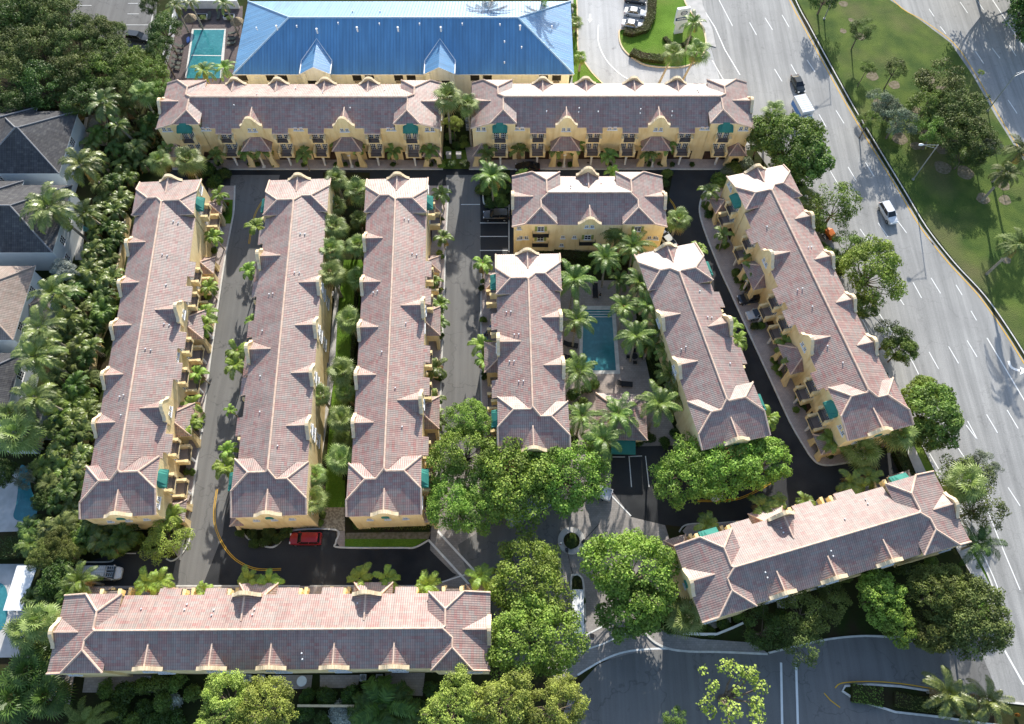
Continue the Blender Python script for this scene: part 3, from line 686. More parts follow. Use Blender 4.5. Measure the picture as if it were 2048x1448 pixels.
    for q in gables: porch(root,U(q),f,0,True)
    for q in porches: porch(root,U(q),f,0,False)
    for q in backs:
        x=U(q)
        if backwin:
            window(root,x,-f,5.9,PI,.8,1.2,2,3,2); window(root,x,-f,2.9,PI,.8,1.4,2,3,2)
    rnd=random.Random(int(L*100)); n=int(L/8)
    for i in range(n):
        x=-H+9+(L-18)*(i+.5*rnd.random())/n
        sgn=rnd.choice((1,1,-1)); w=rnd.uniform(1,3.6)*sgn
        vent(root,x,w,main(w)); 
        if rnd.random()<.5: vent(root,x+.1,w+.7*sgn,main(w+.7*sgn))
    if backfn: backfn(root,H,f,bw)
    return root
def gx(u,*a): return [u+x for x in a]
# local coordinates: u from -L/2 (P0) to +L/2 (P1)
def sym(n,off=0):
    g=[off+(i-(n-1)/2)*16.7 for i in range(n)]; b=[]
    for x in g: b+=[x-5.1,x+5.1]
    return g,b
g,b=sym(2)
townhouse('Long townhouse row at top left, below the blue roofed motel, pool at its left end',(-13,103.9),(-64.4,103.9),g,b,[(470,168),(556,168),(651,168),(738,168)],wins=[0,-16.8,16.8],hw=5.3,ZE=8.75)
townhouse('Long townhouse row at top right, ending beside the highway, two tall palms at its left',(43.85,104.1),(-7.5,104.0),g,b,[(1085,168),(1171,168),(1267,168),(1353,168)],wins=[0,-16.8,16.8],hw=5.3,ZE=8.75)
def lst(P): return P
townhouse('Leftmost of the four vertical townhouse rows, beside the dense palm thicket',(-59.3,86.7),(-55.7,27.5),[(350,625),(325,820)],[(385,535),(374,585),(352,678),(340,740),(318,885)],[(268,492),(258,572),(243,657),(225,755),(212,850)],porches=[(405,492)],wins=[(365,625),(345,710)],awn=(1,1))
townhouse('Second vertical townhouse row from the left, between the first lane and the palm garden',(-34.55,27.6),(-37.0,87.0),[(520,520),(510,705)],[(527,470),(520,575),(510,655),(500,770),(490,850)],[(628,570),(622,655),(610,750),(600,855)],porches=[(490,895)],wins=[(515,615)])
townhouse('Third vertical townhouse row from the left, between the palm garden and the middle lane',(-19.85,87.2),(-18.05,27.7),[(838,617),(830,805)],[(850,535),(848,590),(845,705),(843,770),(840,890)],[(745,483),(740,570),(735,660),(730,755),(722,850)],porches=[(850,490)],wins=[(845,650)])
townhouse('Short vertical townhouse row left of the swimming pool, its lower end under trees',(3.15,37.2),(2.5,71.6),[(1000,690)],[(995,640),(993,775)],[(1112,640),(1115,735)],wins=[])
townhouse('Short slanting townhouse row right of the swimming pool, half hidden by coconut palms',(25.5,72.7),(33.2,38.6),[(1437,655)],[(1420,600),(1452,715)],[(1325,640),(1355,735)],wins=[])
townhouse('Long slanting townhouse row alongside the highway, open balconies facing the lane',(54.65,40.1),(42.5,88.9),[(1535,520),(1622,687)],[(1500,470),(1550,590),(1590,630),(1650,755)],[(1610,440),(1650,520),(1695,605),(1737,690)],wins=[])
townhouse('Slanting townhouse row at lower right, in front of the lower street',(24.0,18.4),(62.6,29.2),[(1562,1035)],[(1487,1055),(1612,1020),(1695,995)],[(1563,1180),(1665,1150),(1775,1115)],wins=[])
townhouse('Longest townhouse row, along the bottom left, its sunny tiled slope facing the lane',(-60.7,11.9),(-2.9,12.3),[(495,1190),(735,1185)],[(336,1190),(428,1190),(573,1190),(663,1190),(810,1190)],[(295,1335),(423,1335),(542,1335),(668,1335),(788,1335)],porches=[(285,1190)],wins=[],awn=(0,0),hw=4.75)
def t3back(root,H,f,bw):
    # seen facade: shuttered windows and iron balconettes
    X=lambda px:at(px,440,9)[0]-13.1
    def shutwin(x,y,z):
        w_=window(root,x,y,z,PI,1.05,1.2,2,2,1)
        for s in(-1,1):
            def f():
                mb=MB(); mb.box(-.22,.22,0,.07,0,1.25); return mb.mesh('shutter',M['shutter'])
            link('shutter',cm('sh',f),w_,(s*.8,0,-.02))
    def railb(x,y,z):
        def f():
            mb=MB(); mb.box(-1.4,1.4,0,.7,-.12,0); 
            for yy in(.68,): mb.box(-1.4,1.4,yy-.03,yy,.85,.9); mb.box(-1.4,1.4,yy-.03,yy,.05,.09)
            for i in range(21): xx=-1.38+i*.138; mb.box(xx-.012,xx+.012,.655,.675,.09,.85)
            for s in(-1.38,1.38):
                mb.box(s-.02,s+.02,0,.66,.85,.9)
                for i in range(5): mb.box(s-.012,s+.012,i*.14,i*.14+.02,0,.85)
            return mb.mesh('balconet',M['iron'])
        link('balconet',cm('rb',f),root,(x,y,z),PI)
    for x,zz,hasb in((-8.2,7.6,1),(0,8.5,0),(8.2,7.6,0),(-8.2,4.7,1),(0,4.7,1),(8.2,4.7,1)):
        y=-bw if abs(x)>5 else (-f if zz<8 else -5.15)
        if zz!=8.5: shutwin(x,y,zz)
        if hasb: railb(x,y,zz-.9)
    for x,z in((-11.9,8.1),(-4.3,5.0),(-2.3,5.0),(3.9,5.0),(-4.4,2.6),(-11.9,5),(11.9,5.0),(2.2,2.6)): window(root,x,-(bw if abs(x)>5 else f),z,PI,.6,.7)
townhouse('Compact yellow block with olive shutters and iron balconets beside the small parking bays',(0,82.4),(26.2,82.4),[0],[],[0],wins=[],backfn=t3back,backwin=False)
# ================= MOTEL, HOUSES, POOL HOUSE, SMALL BUILDINGS
def vwall(mb,pts,z0,z1,m=0):
    n=len(pts)
    for i in range(n):
        a,b=pts[i],pts[(i+1)%n]; mb.poly([(*a,z0),(*b,z0),(*b,z1),(*a,z1)],m,[(0,z0),(1,z0),(1,z1),(0,z1)])
def hiproof(root,x0,x1,y0,y1,z,s,mats,ridge=True,wall=None,ov=.5,name='roof',zb=0):
    w,h=x1-x0,y1-y0; r=min(w,h)/2; zr=z+r*s; mb=MB()
    if w>=h: A,B=(x0+r,(y0+y1)/2,zr),(x1-r,(y0+y1)/2,zr); F=[[(x0,y0,z),(x1,y0,z),B,A],[(x1,y1,z),(x0,y1,z),A,B],[(x0,y1,z),(x0,y0,z),A],[(x1,y0,z),(x1,y1,z),B]]
    else: A,B=((x0+x1)/2,y0+r,zr),((x0+x1)/2,y1-r,zr); F=[[(x1,y0,z),(x1,y1,z),B,A],[(x0,y1,z),(x0,y0,z),A,B],[(x0,y0,z),(x1,y0,z),A],[(x1,y1,z),(x0,y1,z),B]]
    for f in F: rpoly(mb,f)
    mb.build(name,mats[:2],root)
    m2=MB()
    for p,q in((A,B),(A,(x0,y0,z)),(A,(x0,y1,z) if w>=h else (x1,y0,z)),(B,(x1,y1,z)),(B,(x1,y0,z) if w>=h else (x0,y1,z))):
        if (Vector(p)-Vector(q)).length>.1: m2.tube(Vector(p)+Vector((0,0,.05)),Vector(q)+Vector((0,0,.05)),.14,.14,6)
    m2.build('ridge_cap',mats[2],root)
    if wall:
        m3=MB(); vwall(m3,[(x0+ov,y0+ov),(x1-ov,y0+ov),(x1-ov,y1-ov),(x0+ov,y1-ov)],zb,z); m3.build('wall',wall,root)
# motel
mot=empty('motel_building',(*at(806,151,0),0),0,'Long cream motel with bright blue metal roof behind the top row','motel')
def mloc(px,py,z): p=at(px,py,z); return (p[0]-mot.location.x,p[1]-mot.location.y,z)
ez=7.0; SW=mloc(466,149,ez); SEe=mloc(1148,149,ez); rzm=11.6
RW=mloc(578,36,rzm); RE=mloc(1036,34,rzm); ry=(RW[1]+RE[1])/2; RW=(RW[0],ry,rzm);RE=(RE[0],ry,rzm)
ys=(SW[1]+SEe[1])/2; run=ry-ys; yn=ry+run
mb=MB(); x0,x1=SW[0],SEe[0]
rpoly(mb,[(x0,ys,ez),(x1,ys,ez),RE,RW]); rpoly(mb,[(x1,ys,ez),(x1,yn,ez),RE]); rpoly(mb,[(x1,yn,ez),(x0,yn,ez),RW,RE]); rpoly(mb,[(x0,yn,ez),(x0,ys,ez),RW])
mb.build('roof',[M['blue'],M['white']],mot)
mb=MB()
for p,q in((RW,RE),(RW,(x0,ys,ez)),(RE,(x1,ys,ez)),(RW,(x0,yn,ez)),(RE,(x1,yn,ez))): mb.tube(Vector(p)+Vector((0,0,.04)),Vector(q)+Vector((0,0,.04)),.16,.16,6)
mb.build('ridge_cap',plain('pale_blue_trim',(.45,.6,.72),.4,.4),mot)
mb=MB(); vwall(mb,[(x0+.8,ys+.8),(x1-.8,ys+.8),(x1-.8,yn-.8),(x0+.8,yn-.8)],0,ez-.02); mb.build('wall',M['motelwall'],mot)
def motwin(x,z,y=None):
    def f():
        mb=MB(); mb.box(-.85,.85,0,.06,-.02,1.35); return mb.mesh('window',plain('motel_window',(.03,.028,.025),.3,.4))
    def g():
        mb=MB(); mb.box(-.6,.6,.0,.16,-.5,-.15)
        for i in range(6): mb.box(-.58,.58,.16,.18,-.48+i*.055,-.46+i*.055)
        return mb.mesh('ac_grille',plain('grille_brown',(.28,.22,.17),.6,.3))
    yy=(ys+.8) if y is None else y
    w_=link('window',cm('mw',f),mot,(x,yy,z),PI); link('ac_grille',cm('mg',g),w_)
for i,px in enumerate([487,543,567,715,740,798,823,950,975,1087,1113]):
    x=mloc(px,158,5)[0]; motwin(x,4.7); motwin(x,1.6)
for px in(515,600,680,758,838,924,1030):
    x=mloc(px,158,5)[0]; mb=MB()
    for k in(-.3,.3): mb.box(x+k-.22,x+k+.22,ys+.77,ys+.8,5.2,5.6)
    mb.build('wall_plaque',M['white'],mot)
for px in(633,880):
    xc=mloc(px,150,7)[0]; hw=2.9; yf=ys-.9; mb=MB()
    
    rpoly(mb,[(xc-hw,yf,8.0),(xc,yf,9.7),(xc,yf+7.2,9.7),(xc-hw,yf+3.4,8.0)]); rpoly(mb,[(xc+hw,yf,8.0),(xc,yf,9.7),(xc,yf+7.2,9.7),(xc+hw,yf+3.4,8.0)])
    mb.build('porch_roof',[M['blue'],M['white']],mot)
    mb=MB()
    for q in((xc-hw,yf+3.4,8.05),(xc+hw,yf+3.4,8.05)): mb.tube(q,(xc,yf+7.2,9.77),.16,.16,6); mb.tube(q,(q[0],yf,8.05),.12,.12,6)
    mb.build('porch_trim',M['white'],mot)
    mb=MB(); mb.box(xc-hw+.3,xc+hw-.3,yf+.4,ys+1.2,0,7.9); mb.poly([(xc-hw+.3,yf+.4,7.9),(xc+hw-.3,yf+.4,7.9),(xc,yf+.4,9.5)]); mb.box(xc-hw+.2,xc-hw+1.0,yf+.2,yf+.5,0,7.92); mb.box(xc+hw-1.0,xc+hw-.2,yf+.2,yf+.5,0,7.92); mb.build('porch_wall',M['motelwall'],mot)
    for k in(-1.1,1.1): motwin(xc+k,4.6,yf+.4); motwin(xc+k,1.6,yf+.4)
for px,py in((558,68),(637,72),(717,70),(798,70),(883,70),(1040,68),(595,57),(678,53),(760,54),(840,54),(925,54),(1000,55),(1009,85),(1043,104),(1009,124),(517,67),(1103,65),(705,22),(760,22)):
    zz=10.5 if py<60 else (9.6 if py<90 else 8.2)
    p=mloc(px,py,zz); big=px in(558,637,717,798,883,1040)
    v=vent(mot,p[0],p[1],(ez+min(max(0,(p[1]-ys)),max(0,yn-p[1]))/run*(rzm-ez)),.35)
    v.scale=(2.0,2.0,2.4) if big else (1.3,1.3,1)
# pale houses on the left
def house(label,cxs,wx,mats,wall,z,s,extra=None,wins=()):
    x0,x1,y0,y1=cxs; c=((x0+x1)/2,(y0+y1)/2); r=empty('house',(*c,0),0,label,'house')
    hiproof(r,x0-c[0],x1-c[0],y0-c[1],y1-c[1],z,s,mats,wall=wall)
    if extra:
        for (a,b,d,e,zz) in extra: hiproof(r,a-c[0],b-c[0],d-c[1],e-c[1],zz,s,mats,wall=wall)
    for (xx,yy,zz,rz) in wins: window(r,xx-c[0],yy-c[1],zz,rz,1.4,1.5,3,3)
    return r
rg=plain('grey_ridge',(.22,.22,.23),.8)
gm=[M['greytile'],M['palewall'],rg]
def hb(l,t,r_,b,z): 
    a=at(l,b,z);c_=at(r_,t,z); a2=at(r_,b,z); return [a[0],a2[0],a[1],c_[1]]
h1=hb(-60,222,118,347,6.5); h1[0]=h1[1]-15
house('Pale house with dark grey hip roof, uppermost at the left edge',h1,0,gm,M['palewall'],6.5,.5,[(h1[0]-14,h1[0]+7,h1[2]+3,h1[3]+1,6.4)],[(h1[1]-.5,h1[2]+5,2.5,-PI/2),(h1[1]-.5,h1[2]+8.5,4.2,-PI/2),(h1[0]+3,h1[2]+.5,3.8,PI)])
h2=hb(-75,370,105,505,6.5); h2[0]=h2[1]-16
house('Pale house with dark grey hip roof, second from the top at the left edge',h2,0,gm,M['palewall'],6.5,.5,[(h2[0]-14,h2[0]+7,h2[2]+3,h2[3]+1,6.4)],[(h2[1]-.5,h2[2]+4,3.5,-PI/2),(h2[1]-.5,h2[2]+8,3.5,-PI/2),(h2[1]-.5,h2[2]+1.9,1,-PI/2)])
h3=hb(-90,532,26,680,6.5); h3[0]=h3[1]-14
tm=[M['tantile'],M['palewall'],plain('tan_ridge',(.38,.3,.25),.8)]
house('House with tan tiled roof cut by the left edge, beside three royal palms',h3,0,tm,M['palewall'],6.5,.5,[(h3[1]-3,h3[1]+2.2,h3[2]+5,h3[2]+10,3.4)],[(h3[1]-.5,h3[2]+3.2,4.2,-PI/2),(h3[1]-.5,h3[2]+10,4.2,-PI/2)])
h4=hb(-120,706,4,850,6.2); h4[0]=h4[1]-12
house('Grey roofed house barely showing at the left edge, lowest of four',h4,0,gm,M['palewall'],6.2,.45,[(h4[1]-2,h4[1]+3.6,h4[2]-3,h4[2]+6,3.0)],[(h4[1]-.5,h4[2]+9,4,-PI/2)])
# flat white canopy
c=at(40,1175,3); r=empty('patio_canopy',(*c,0),0,'Flat white patio canopy beside the curved pool at lower left','canopy')
q=[(x-c[0],y-c[1]) for x,y in (at(34,1131,3),at(75,1131,3),at(43,1221,3),at(6,1221,3))]
mb=MB(); mb.poly([(*p,3.0) for p in q][::-1]); mb.poly([(*p,2.85) for p in q]); vwall(mb,q,2.85,3.0); mb.build('canopy_top',M['white'],r)
for p in q: mb=MB(); mb.box(p[0]*.93-.07,p[0]*.93+.07,p[1]*.93-.07,p[1]*.93+.07,0,2.85); mb.build('post',M['white'],r)
# tiki hut
def thatch(label,px,py,z,rad,cat='thatch umbrella',name='thatch_umbrella',h=1.2):
    c=at(px,py,z); r=empty(name,(*c,0),0,label,cat,'round thatch umbrellas' if name=='thatch_umbrella' else None)
    mb=MB(); n=14; 
    for i in range(n):
        a,b=2*PI*i/n,2*PI*(i+1)/n; ra=rad*(1+.06*(i%2)); rb=rad*(1+.06*((i+1)%2))
        mb.poly([(ra*math.cos(a),ra*math.sin(a),z-h),(rb*math.cos(b),rb*math.sin(b),z-h),(rad*.45*math.cos(b),rad*.45*math.sin(b),z-h*.4),(rad*.45*math.cos(a),rad*.45*math.sin(a),z-h*.4)])
        mb.poly([(rad*.45*math.cos(a),rad*.45*math.sin(a),z-h*.4),(rad*.45*math.cos(b),rad*.45*math.sin(b),z-h*.4),(0,0,z)])
    mb.build('thatch_top',M['thatch'],r); mb=MB(); mb.tube((0,0,0),(0,0,z-.4),.08,.07); mb.build('post',M['bark'],r)
    return r
thatch('Round thatch umbrella at the left corner of the motel pool court',376,27,2.9,1.35)
thatch('Round thatch umbrella near the blue roof at the right corner of the motel pool court',470,34,2.9,1.35)
c=at(192,243,3); r=empty('garden_hut',(*c,0),.1,'Small garden hut with grey conical roof beneath a tall palm','hut')
hiproof(r,-1.8,1.8,-2,2,2.7,.9,[M['thatch'],M['thatch'],M['thatch']],wall=None)
for sx in(-1.4,1.4):
    for sy in(-1.6,1.6): mb=MB(); mb.box(sx-.07,sx+.07,sy-.07,sy+.07,0,2.75); mb.build('post',M['bark'],r)
# pool house
c=at(1243,835,3.5); r=empty('pool_house',(*c,0),R(-2),'Small tiled pool house with teal awning below the swimming pool','pool house')
hiproof(r,-4.0,4.0,-3.6,4.2,3.2,.45,[M['tile'],M['fascia'],M['ridge']],wall=M['stucco'])
mb=MB(); mb.poly([(-1.6,-3.4,2.9),(2.2,-3.4,2.9),(2.2,-5.6,2.3),(-1.6,-5.6,2.3)][::-1]); mb.poly([(-1.6,-5.6,2.3),(2.2,-5.6,2.3),(2.2,-5.6,2.0),(-1.6,-5.6,2.0)]); mb.build('awning',M['teal'],r)
for x in(-1.2,1.2): window(r,x,3.72,.9,0,1,1.4,2,3)
# white fence of the motel pool
def fence(label,pts,h,name='fence',mat='white',z=0,th=.1,cat='fence',postgap=3,cap=True):
    P=W(pts,z); c=P[0]; r=empty(name,(*c,0),0,label,cat); L=[(x-c[0],y-c[1]) for x,y in P]
    mb=MB(); mb.ring(L,th,0,h,0); mb.build('panel',M[mat],r)
    if cap: mb=MB(); mb.ring(L,th+.06,h,h+.07,0); mb.build('coping',M['cream' if mat!='white' else 'white'],r)
    return r
fence('White fence round the left and upper side of the motel pool',[(333,130),(346,85),(358,17),(480,17)],2.0)
fence('Cream garden wall between the palm thicket and the leftmost row',[(262,440),(248,530),(222,640),(196,700),(190,770),(180,850),(172,930)],1.9,'garden_wall','stucco',cat='garden wall')
fence('White wall curving under the fan palm at the left end of the slanting lower row',[(1366,1268),(1400,1270),(1430,1270),(1460,1258),(1482,1248)],1.2,'garden_wall','white',cat='garden wall')
fence('Pale fence line behind the bottom row gardens',[(600,1412),(740,1413),(830,1414)],1.5,'fence','palewall')
# gas light poles at the motel fence
def lamp_small(label,px,py):
    c=at(px,py,0); r=empty('fence_light',(*c,0),0,label,'fence light','lights along the motel fence')
    mb=MB(); mb.tube((0,0,0),(0,0,3.2),.04,.04,6); mb.build('pole',M['galv'],r); mb=MB(); mb.tube((0,0,3.2),(0,0,3.45),.1,.13,8); mb.build('lamp_head',M['white'],r)
lamp_small('White fence light nearest the top, left of the motel pool',353,38); lamp_small('White fence light halfway along the left fence of the motel pool',344,78); lamp_small('White fence light lowest on the left fence of the motel pool',335,118)
# motel sign
c=at(1356,66,0); r=empty('roadside_sign',(*c,0),R(12),'White roadside motel sign with round emblem and blue lettered band','sign')
mb=MB(); mb.box(-.95,.95,-.25,.25,0,2.6); mb.box(-1.35,1.35,-.3,.3,2.6,6.3); mb.build('sign_body',M['white'],r)
navy=plain('sign_navy',(.02,.06,.16),.5,.3)
mb=MB(); mb.box(-1.36,1.36,-.33,-.3,3.5,4.25); mb.build('blue_band',navy,r)
mb=MB(); n=24
for i in range(n):
    a,b=2*PI*i/n,2*PI*(i+1)/n; f=lambda t,k:(.15+.72*k*math.cos(t),-.34,5.25+.52*k*math.sin(t))
    mb.poly([f(a,1),f(b,1),f(b,.74),f(a,.74)][::-1]); mb.poly([f(a,1),f(a,.74),f(b,.74),f(b,1)][::-1])
for x in(-.25,-.05,.15,.35): mb.box(x,x+.1,-.345,-.32,5.1,5.4)
mb.build('emblem',navy,r)
mb=MB()
for x,w_ in((-1.0,.22),(-.7,.12),(-.5,.2),(-.2,.14),(.0,.2),(.3,.12),(.5,.2),(.8,.2)): mb.box(x,x+w_,-.36,-.335,3.72,4.05)
for x in(-.9,-.6,-.3,0,.3,.6): mb.box(x,x+.2,-.315,-.3,3.0,3.25)
mb.build('sign_letters',M['white'],r)
# ================= STREET LAMPS
def lamp(label,px,py,hd,h=9.8,arm=2.6,two=False):
    c=at(px,py,0); r=empty('street_lamp',(*c,0),hd,label,'street lamp','tall lamps along the highway')
    mb=MB(); mb.tube((0,0,0),(0,0,h),.13,.07,8); mb.tube((0,0,0),(0,0,.25),.28,.22,8); mb.build('pole',M['galv'],r)
    for s in((1,-1) if two else (1,)):
        mb=MB(); mb.tube((0,0,h-.9),(s*arm,0,h-.05),.035,.035,6); mb.tube((0,0,h-.1),(s*arm,0,h+.05),.05,.04,6); mb.build('arm',M['galv'],r)
        mb=MB()
        for i,(a,ra) in enumerate(((0,.1),(.25,.2),(.6,.24),(.85,.14))):
            if i: mb.tube((s*(arm+pa),0,h+.03),(s*(arm+a),0,h+.03),pr_,ra,8)
            pa,pr_=a,ra
        mb.build('lamp_head',M['white'],r)
lamp('Street lamp on the median grass, its white head just above the white car',1826,359,R(180),9.6)
lamp('Street lamp at the top of the median nearest the cropped edge',1648,38,R(190),10.5)
lamp('Street lamp at the far right, beyond the clump of median trees',1975,222,R(20),9.8)
# ================= SMALL GARDEN AND POOL FURNITURE
def lounger_me():
    mb=MB(); mb.box(-.33,.33,-.95,.35,.28,.36); 
    mb.poly([(-.33,.35,.36),(.33,.35,.36),(.33,.95,.75),(-.33,.95,.75)]); mb.poly([(-.33,.35,.3),(-.33,.95,.69),(.33,.95,.69),(.33,.35,.3)])
    for i in range(9): mb.box(-.34,.34,-.93+i*.145,-.86+i*.145,.362,.378)
    a=mb.mesh('lounger_seat',plain('lounger_grey',(.10,.11,.09),.7)); 
    mb=MB()
    for x in(-.3,.3):
        for y in(-.8,.3): mb.box(x-.03,x+.03,y-.03,y+.03,0,.28)
    return a,mb.mesh('leg',M['iron'])
LS,LL=lounger_me()
def lounger(label,px,py,rz,grp,mat=None,sc_=1):
    r=empty('sun_lounger',(*at(px,py,0),.05),R(rz),label,'sun lounger',grp); link('lounger_seat',LS,r,mat=mat); link('leg',LL,r); r.scale=(sc_,)*3
black=plain('black_wicker',(.02,.02,.022),.6)
for i,(x,y,l) in enumerate(((428,35,'Left of two grey loungers by the top fence of the motel pool'),(438,35,'Right of two grey loungers by the top fence of the motel pool'))): lounger(l,x-8 if i==0 else x,y,0,'grey loungers at the motel pool')
for i,(y,o) in enumerate(((94,'Topmost'),(105,'Second'),(117,'Third'),(128,'Fourth'),(137,'Lowest'))): lounger(o+' grey lounger in the column left of the motel pool',360-i*2,y,78,'grey loungers at the motel pool')
for i,(y,o) in enumerate(((69,'Topmost'),(80,'Middle'),(89,'Lowest'))): lounger(o+' grey lounger between the motel pool and blue roof',466-i,y,-88,'grey loungers at the motel pool')
for x,y,rz,l in((1190,585,0,'Black lounger standing lengthwise above the swimming pool'),(1141,692,80,'Upper black lounger left of the swimming pool'),(1141,718,85,'Lower black lounger left of the swimming pool'),(1249,770,85,'Black lounger in front of the pool house roof')): lounger(l,x,y,rz,'black loungers round the swimming pool',black,1.35)
def tableset(label,px,py,n=4,mat=None,top=.55,z=.06,chairs=True):
    c=at(px,py,0); r=empty('garden_table',(*c,z),0,label,'table'); mb=MB()
    mb.tube((0,0,.68),(0,0,.73),top,top,16); mb.build('tabletop',mat or black,r); mb=MB(); mb.tube((0,0,0),(0,0,.68),.06,.06,6); mb.tube((0,0,0),(0,0,.04),.3,.25,10); mb.build('pedestal',M['iron'],r)
    if chairs:
        def f():
            mb=MB(); mb.box(-.28,.28,-.26,.26,.4,.46); mb.box(-.28,.28,.24,.3,.46,.9); mb.box(-.3,-.25,-.26,.26,.6,.65); mb.box(.25,.3,-.26,.26,.6,.65); return mb.mesh('seat',black)
        def g():
            mb=MB()
            for x in(-.25,.25):
                for y in(-.23,.25): mb.box(x-.02,x+.02,y-.02,y+.02,0,.4)
            return mb.mesh('leg',M['iron'])
        for k,w_ in enumerate(('upper','left','lower','right')[:n]):
            a=k*PI/2; q=empty('garden_chair',(c[0]-math.sin(a)*1.05,c[1]+math.cos(a)*1.05,z),a,'%s of the four black chairs at the poolside table'%w_.capitalize(),'chair','black chairs at the poolside table')
            link('seat',cm('chs',f),q); link('leg',cm('chl',g),q)
tableset('Black round table right of the swimming pool with four chairs',1268,716)
tableset('Round white table on a patio behind the bottom row',606,1363,0,M['white'],.7,.05,False)
def planter(label,px,py):
    r=empty('planter_box',(*at(px,py,0),.03),0,label,'planter','white planters at the motel pool'); mb=MB(); mb.box(-1.1,1.1,-.6,.6,0,.55); mb.build('box',M['white'],r); mb=MB(); mb.box(-1.0,1.0,-.5,.5,.55,.57); mb.build('soil',M['soil'],r)
    return r
planter('White planter box left of two loungers at the motel pool',405,36); planter('White planter box by the right thatch umbrella at the motel pool',459,36)
# covered tarp
mb=MB(); 
for i in range(8): mb.tube((0,-.9+i*.22,.1),(0,-.9+(i+1)*.22,.1),.1+.28*math.sin(PI*i/8),.1+.28*math.sin(PI*(i+1)/8),8)
o=mb.build('pool_float',plain('float_blue',(.12,.22,.6),.4),loc=(*at(377,81,0),.1)); tag(o,'Blue inflatable float lying left of the motel pool','pool float')
# air conditioners
def ac_me():
    mb=MB(); mb.box(-.45,.45,-.45,.45,0,.85); a=mb.mesh('ac_body',plain('ac_grey',(.4,.4,.4),.6))
    mb=MB(); n=20
    for k in(.36,.26,.16,.06): 
        for i in range(n):
            p,q=2*PI*i/n,2*PI*(i+1)/n; mb.poly([(k*math.cos(p),k*math.sin(p),.86),(k*math.cos(q),k*math.sin(q),.86),((k-.05)*math.cos(q),(k-.05)*math.sin(q),.87),((k-.05)*math.cos(p),(k-.05)*math.sin(p),.87)][::-1])
    return a,mb.mesh('fan_guard',M['iron'])
AB,AF=ac_me()
for i,(x,y,l) in enumerate(((498,1357,'left of the round white table'),(524,1357,'just left of the patio with the white table'),(728,1356,'left of a pale patio below the bottom row'),(760,1356,'touching the pale patio below the bottom row'),(1560,1210,'below the slanting lower row'),(1582,1200,'below the slanting lower row, right one'),(300,1360,'in the dark garden under the bottom row'),
      (868,245,'upper one beside the top left row end'),(869,258,'lower one beside the top left row end'),(936,245,'upper one beside the top right row end'),(937,258,'lower one beside the top right row end'),(664,592,'in the palm garden beside the second row'),(655,735,'in the palm garden beside the second row, lower one'))):
    r=empty('air_conditioner',(*at(x,y,0),.05),0,'Grey air conditioner '+l,'air conditioner','grey air conditioners behind the rows'); link('ac_body',AB,r); link('fan_guard',AF,r)
# utility cabinets by the lawn gap
for x,l in((898,'Left'),(918,'Right')):
    r=empty('utility_cabinet',(*at(x,315,0),.05),0,l+' pale utility cabinet in the lawn gap between the two top rows','utility cabinet'); mb=MB(); mb.box(-.45,.45,-.35,.35,0,1.2); mb.build('cabinet',M['concrete'],r); mb=MB(); mb.box(-.5,.5,-.4,.4,1.2,1.28); mb.build('lid',M['concrete'],r)
# barrier arms at the gate ring
for (a,b,l) in(((1133,1102),(1144,1150),'Black barrier arm reaching from the ring planter to the lower island'),((1166,1085),(1196,1052),'Black barrier arm reaching up right from the ring planter')):
    A=at(*a,0);B=at(*b,0); d=Vector(B)-Vector(A); r=empty('barrier_arm',(*A,0),math.atan2(d.y,d.x),l,'barrier'); L=d.length
    mb=MB(); mb.box(-.25,.25,-.2,.2,0,1.1); mb.build('barrier_post',M['iron'],r); mb=MB(); mb.box(.2,L,-.06,.06,.95,1.07); mb.box(.2,L,-.03,.03,.75,.8)
    for i in range(6): mb.box(.5+i*(L-.6)/6,.54+i*(L-.6)/6,-.03,.03,.8,.95)
    mb.build('arm',M['iron'],r)
for (x,y,l) in((1121,1089,'Small red bollard left of the ring planter'),(1223,988,'Small red bollard beside the white pickup')):
    r=empty('bollard',(*at(x,y,0),0),0,l,'bollard'); mb=MB(); mb.tube((0,0,0),(0,0,.9),.13,.13,8); mb.build('post',M['terracotta'],r); mb=MB(); mb.tube((0,0,.9),(0,0,1.0),.15,.08,8); mb.build('cap',M['white'],r)
r=empty('gatehouse',(*at(1152,1228,0),.08),R(-1),'Narrow white gatehouse roof beside the tree on the entrance island','gatehouse')
mb=MB(); mb.box(-.7,.9,-3.0,3.0,2.7,2.85); mb.build('roof',M['white'],r); mb=MB(); mb.box(-.5,.7,-1.6,1.6,0,2.7); mb.build('wall',M['stucco'],r); window(r,.1,1.62,.9,0,.6,1)
# manholes
for i,(x,y,rr) in enumerate(((1185,1272,.32),(1290,326,.2),(1176,326,.2),(1500,397,.15))):
    mb=MB(); mb.tube((0,0,0),(0,0,.02),rr,rr,16); o=mb.build('manhole_cover',M['iron'],loc=(*at(x,y,0),.1)); tag(o,('Round dark manhole cover '+('near the lower island','on the driveway right of the top row','on the driveway in the middle of the top right row','on the driveway at the row end')[i]),'manhole cover')
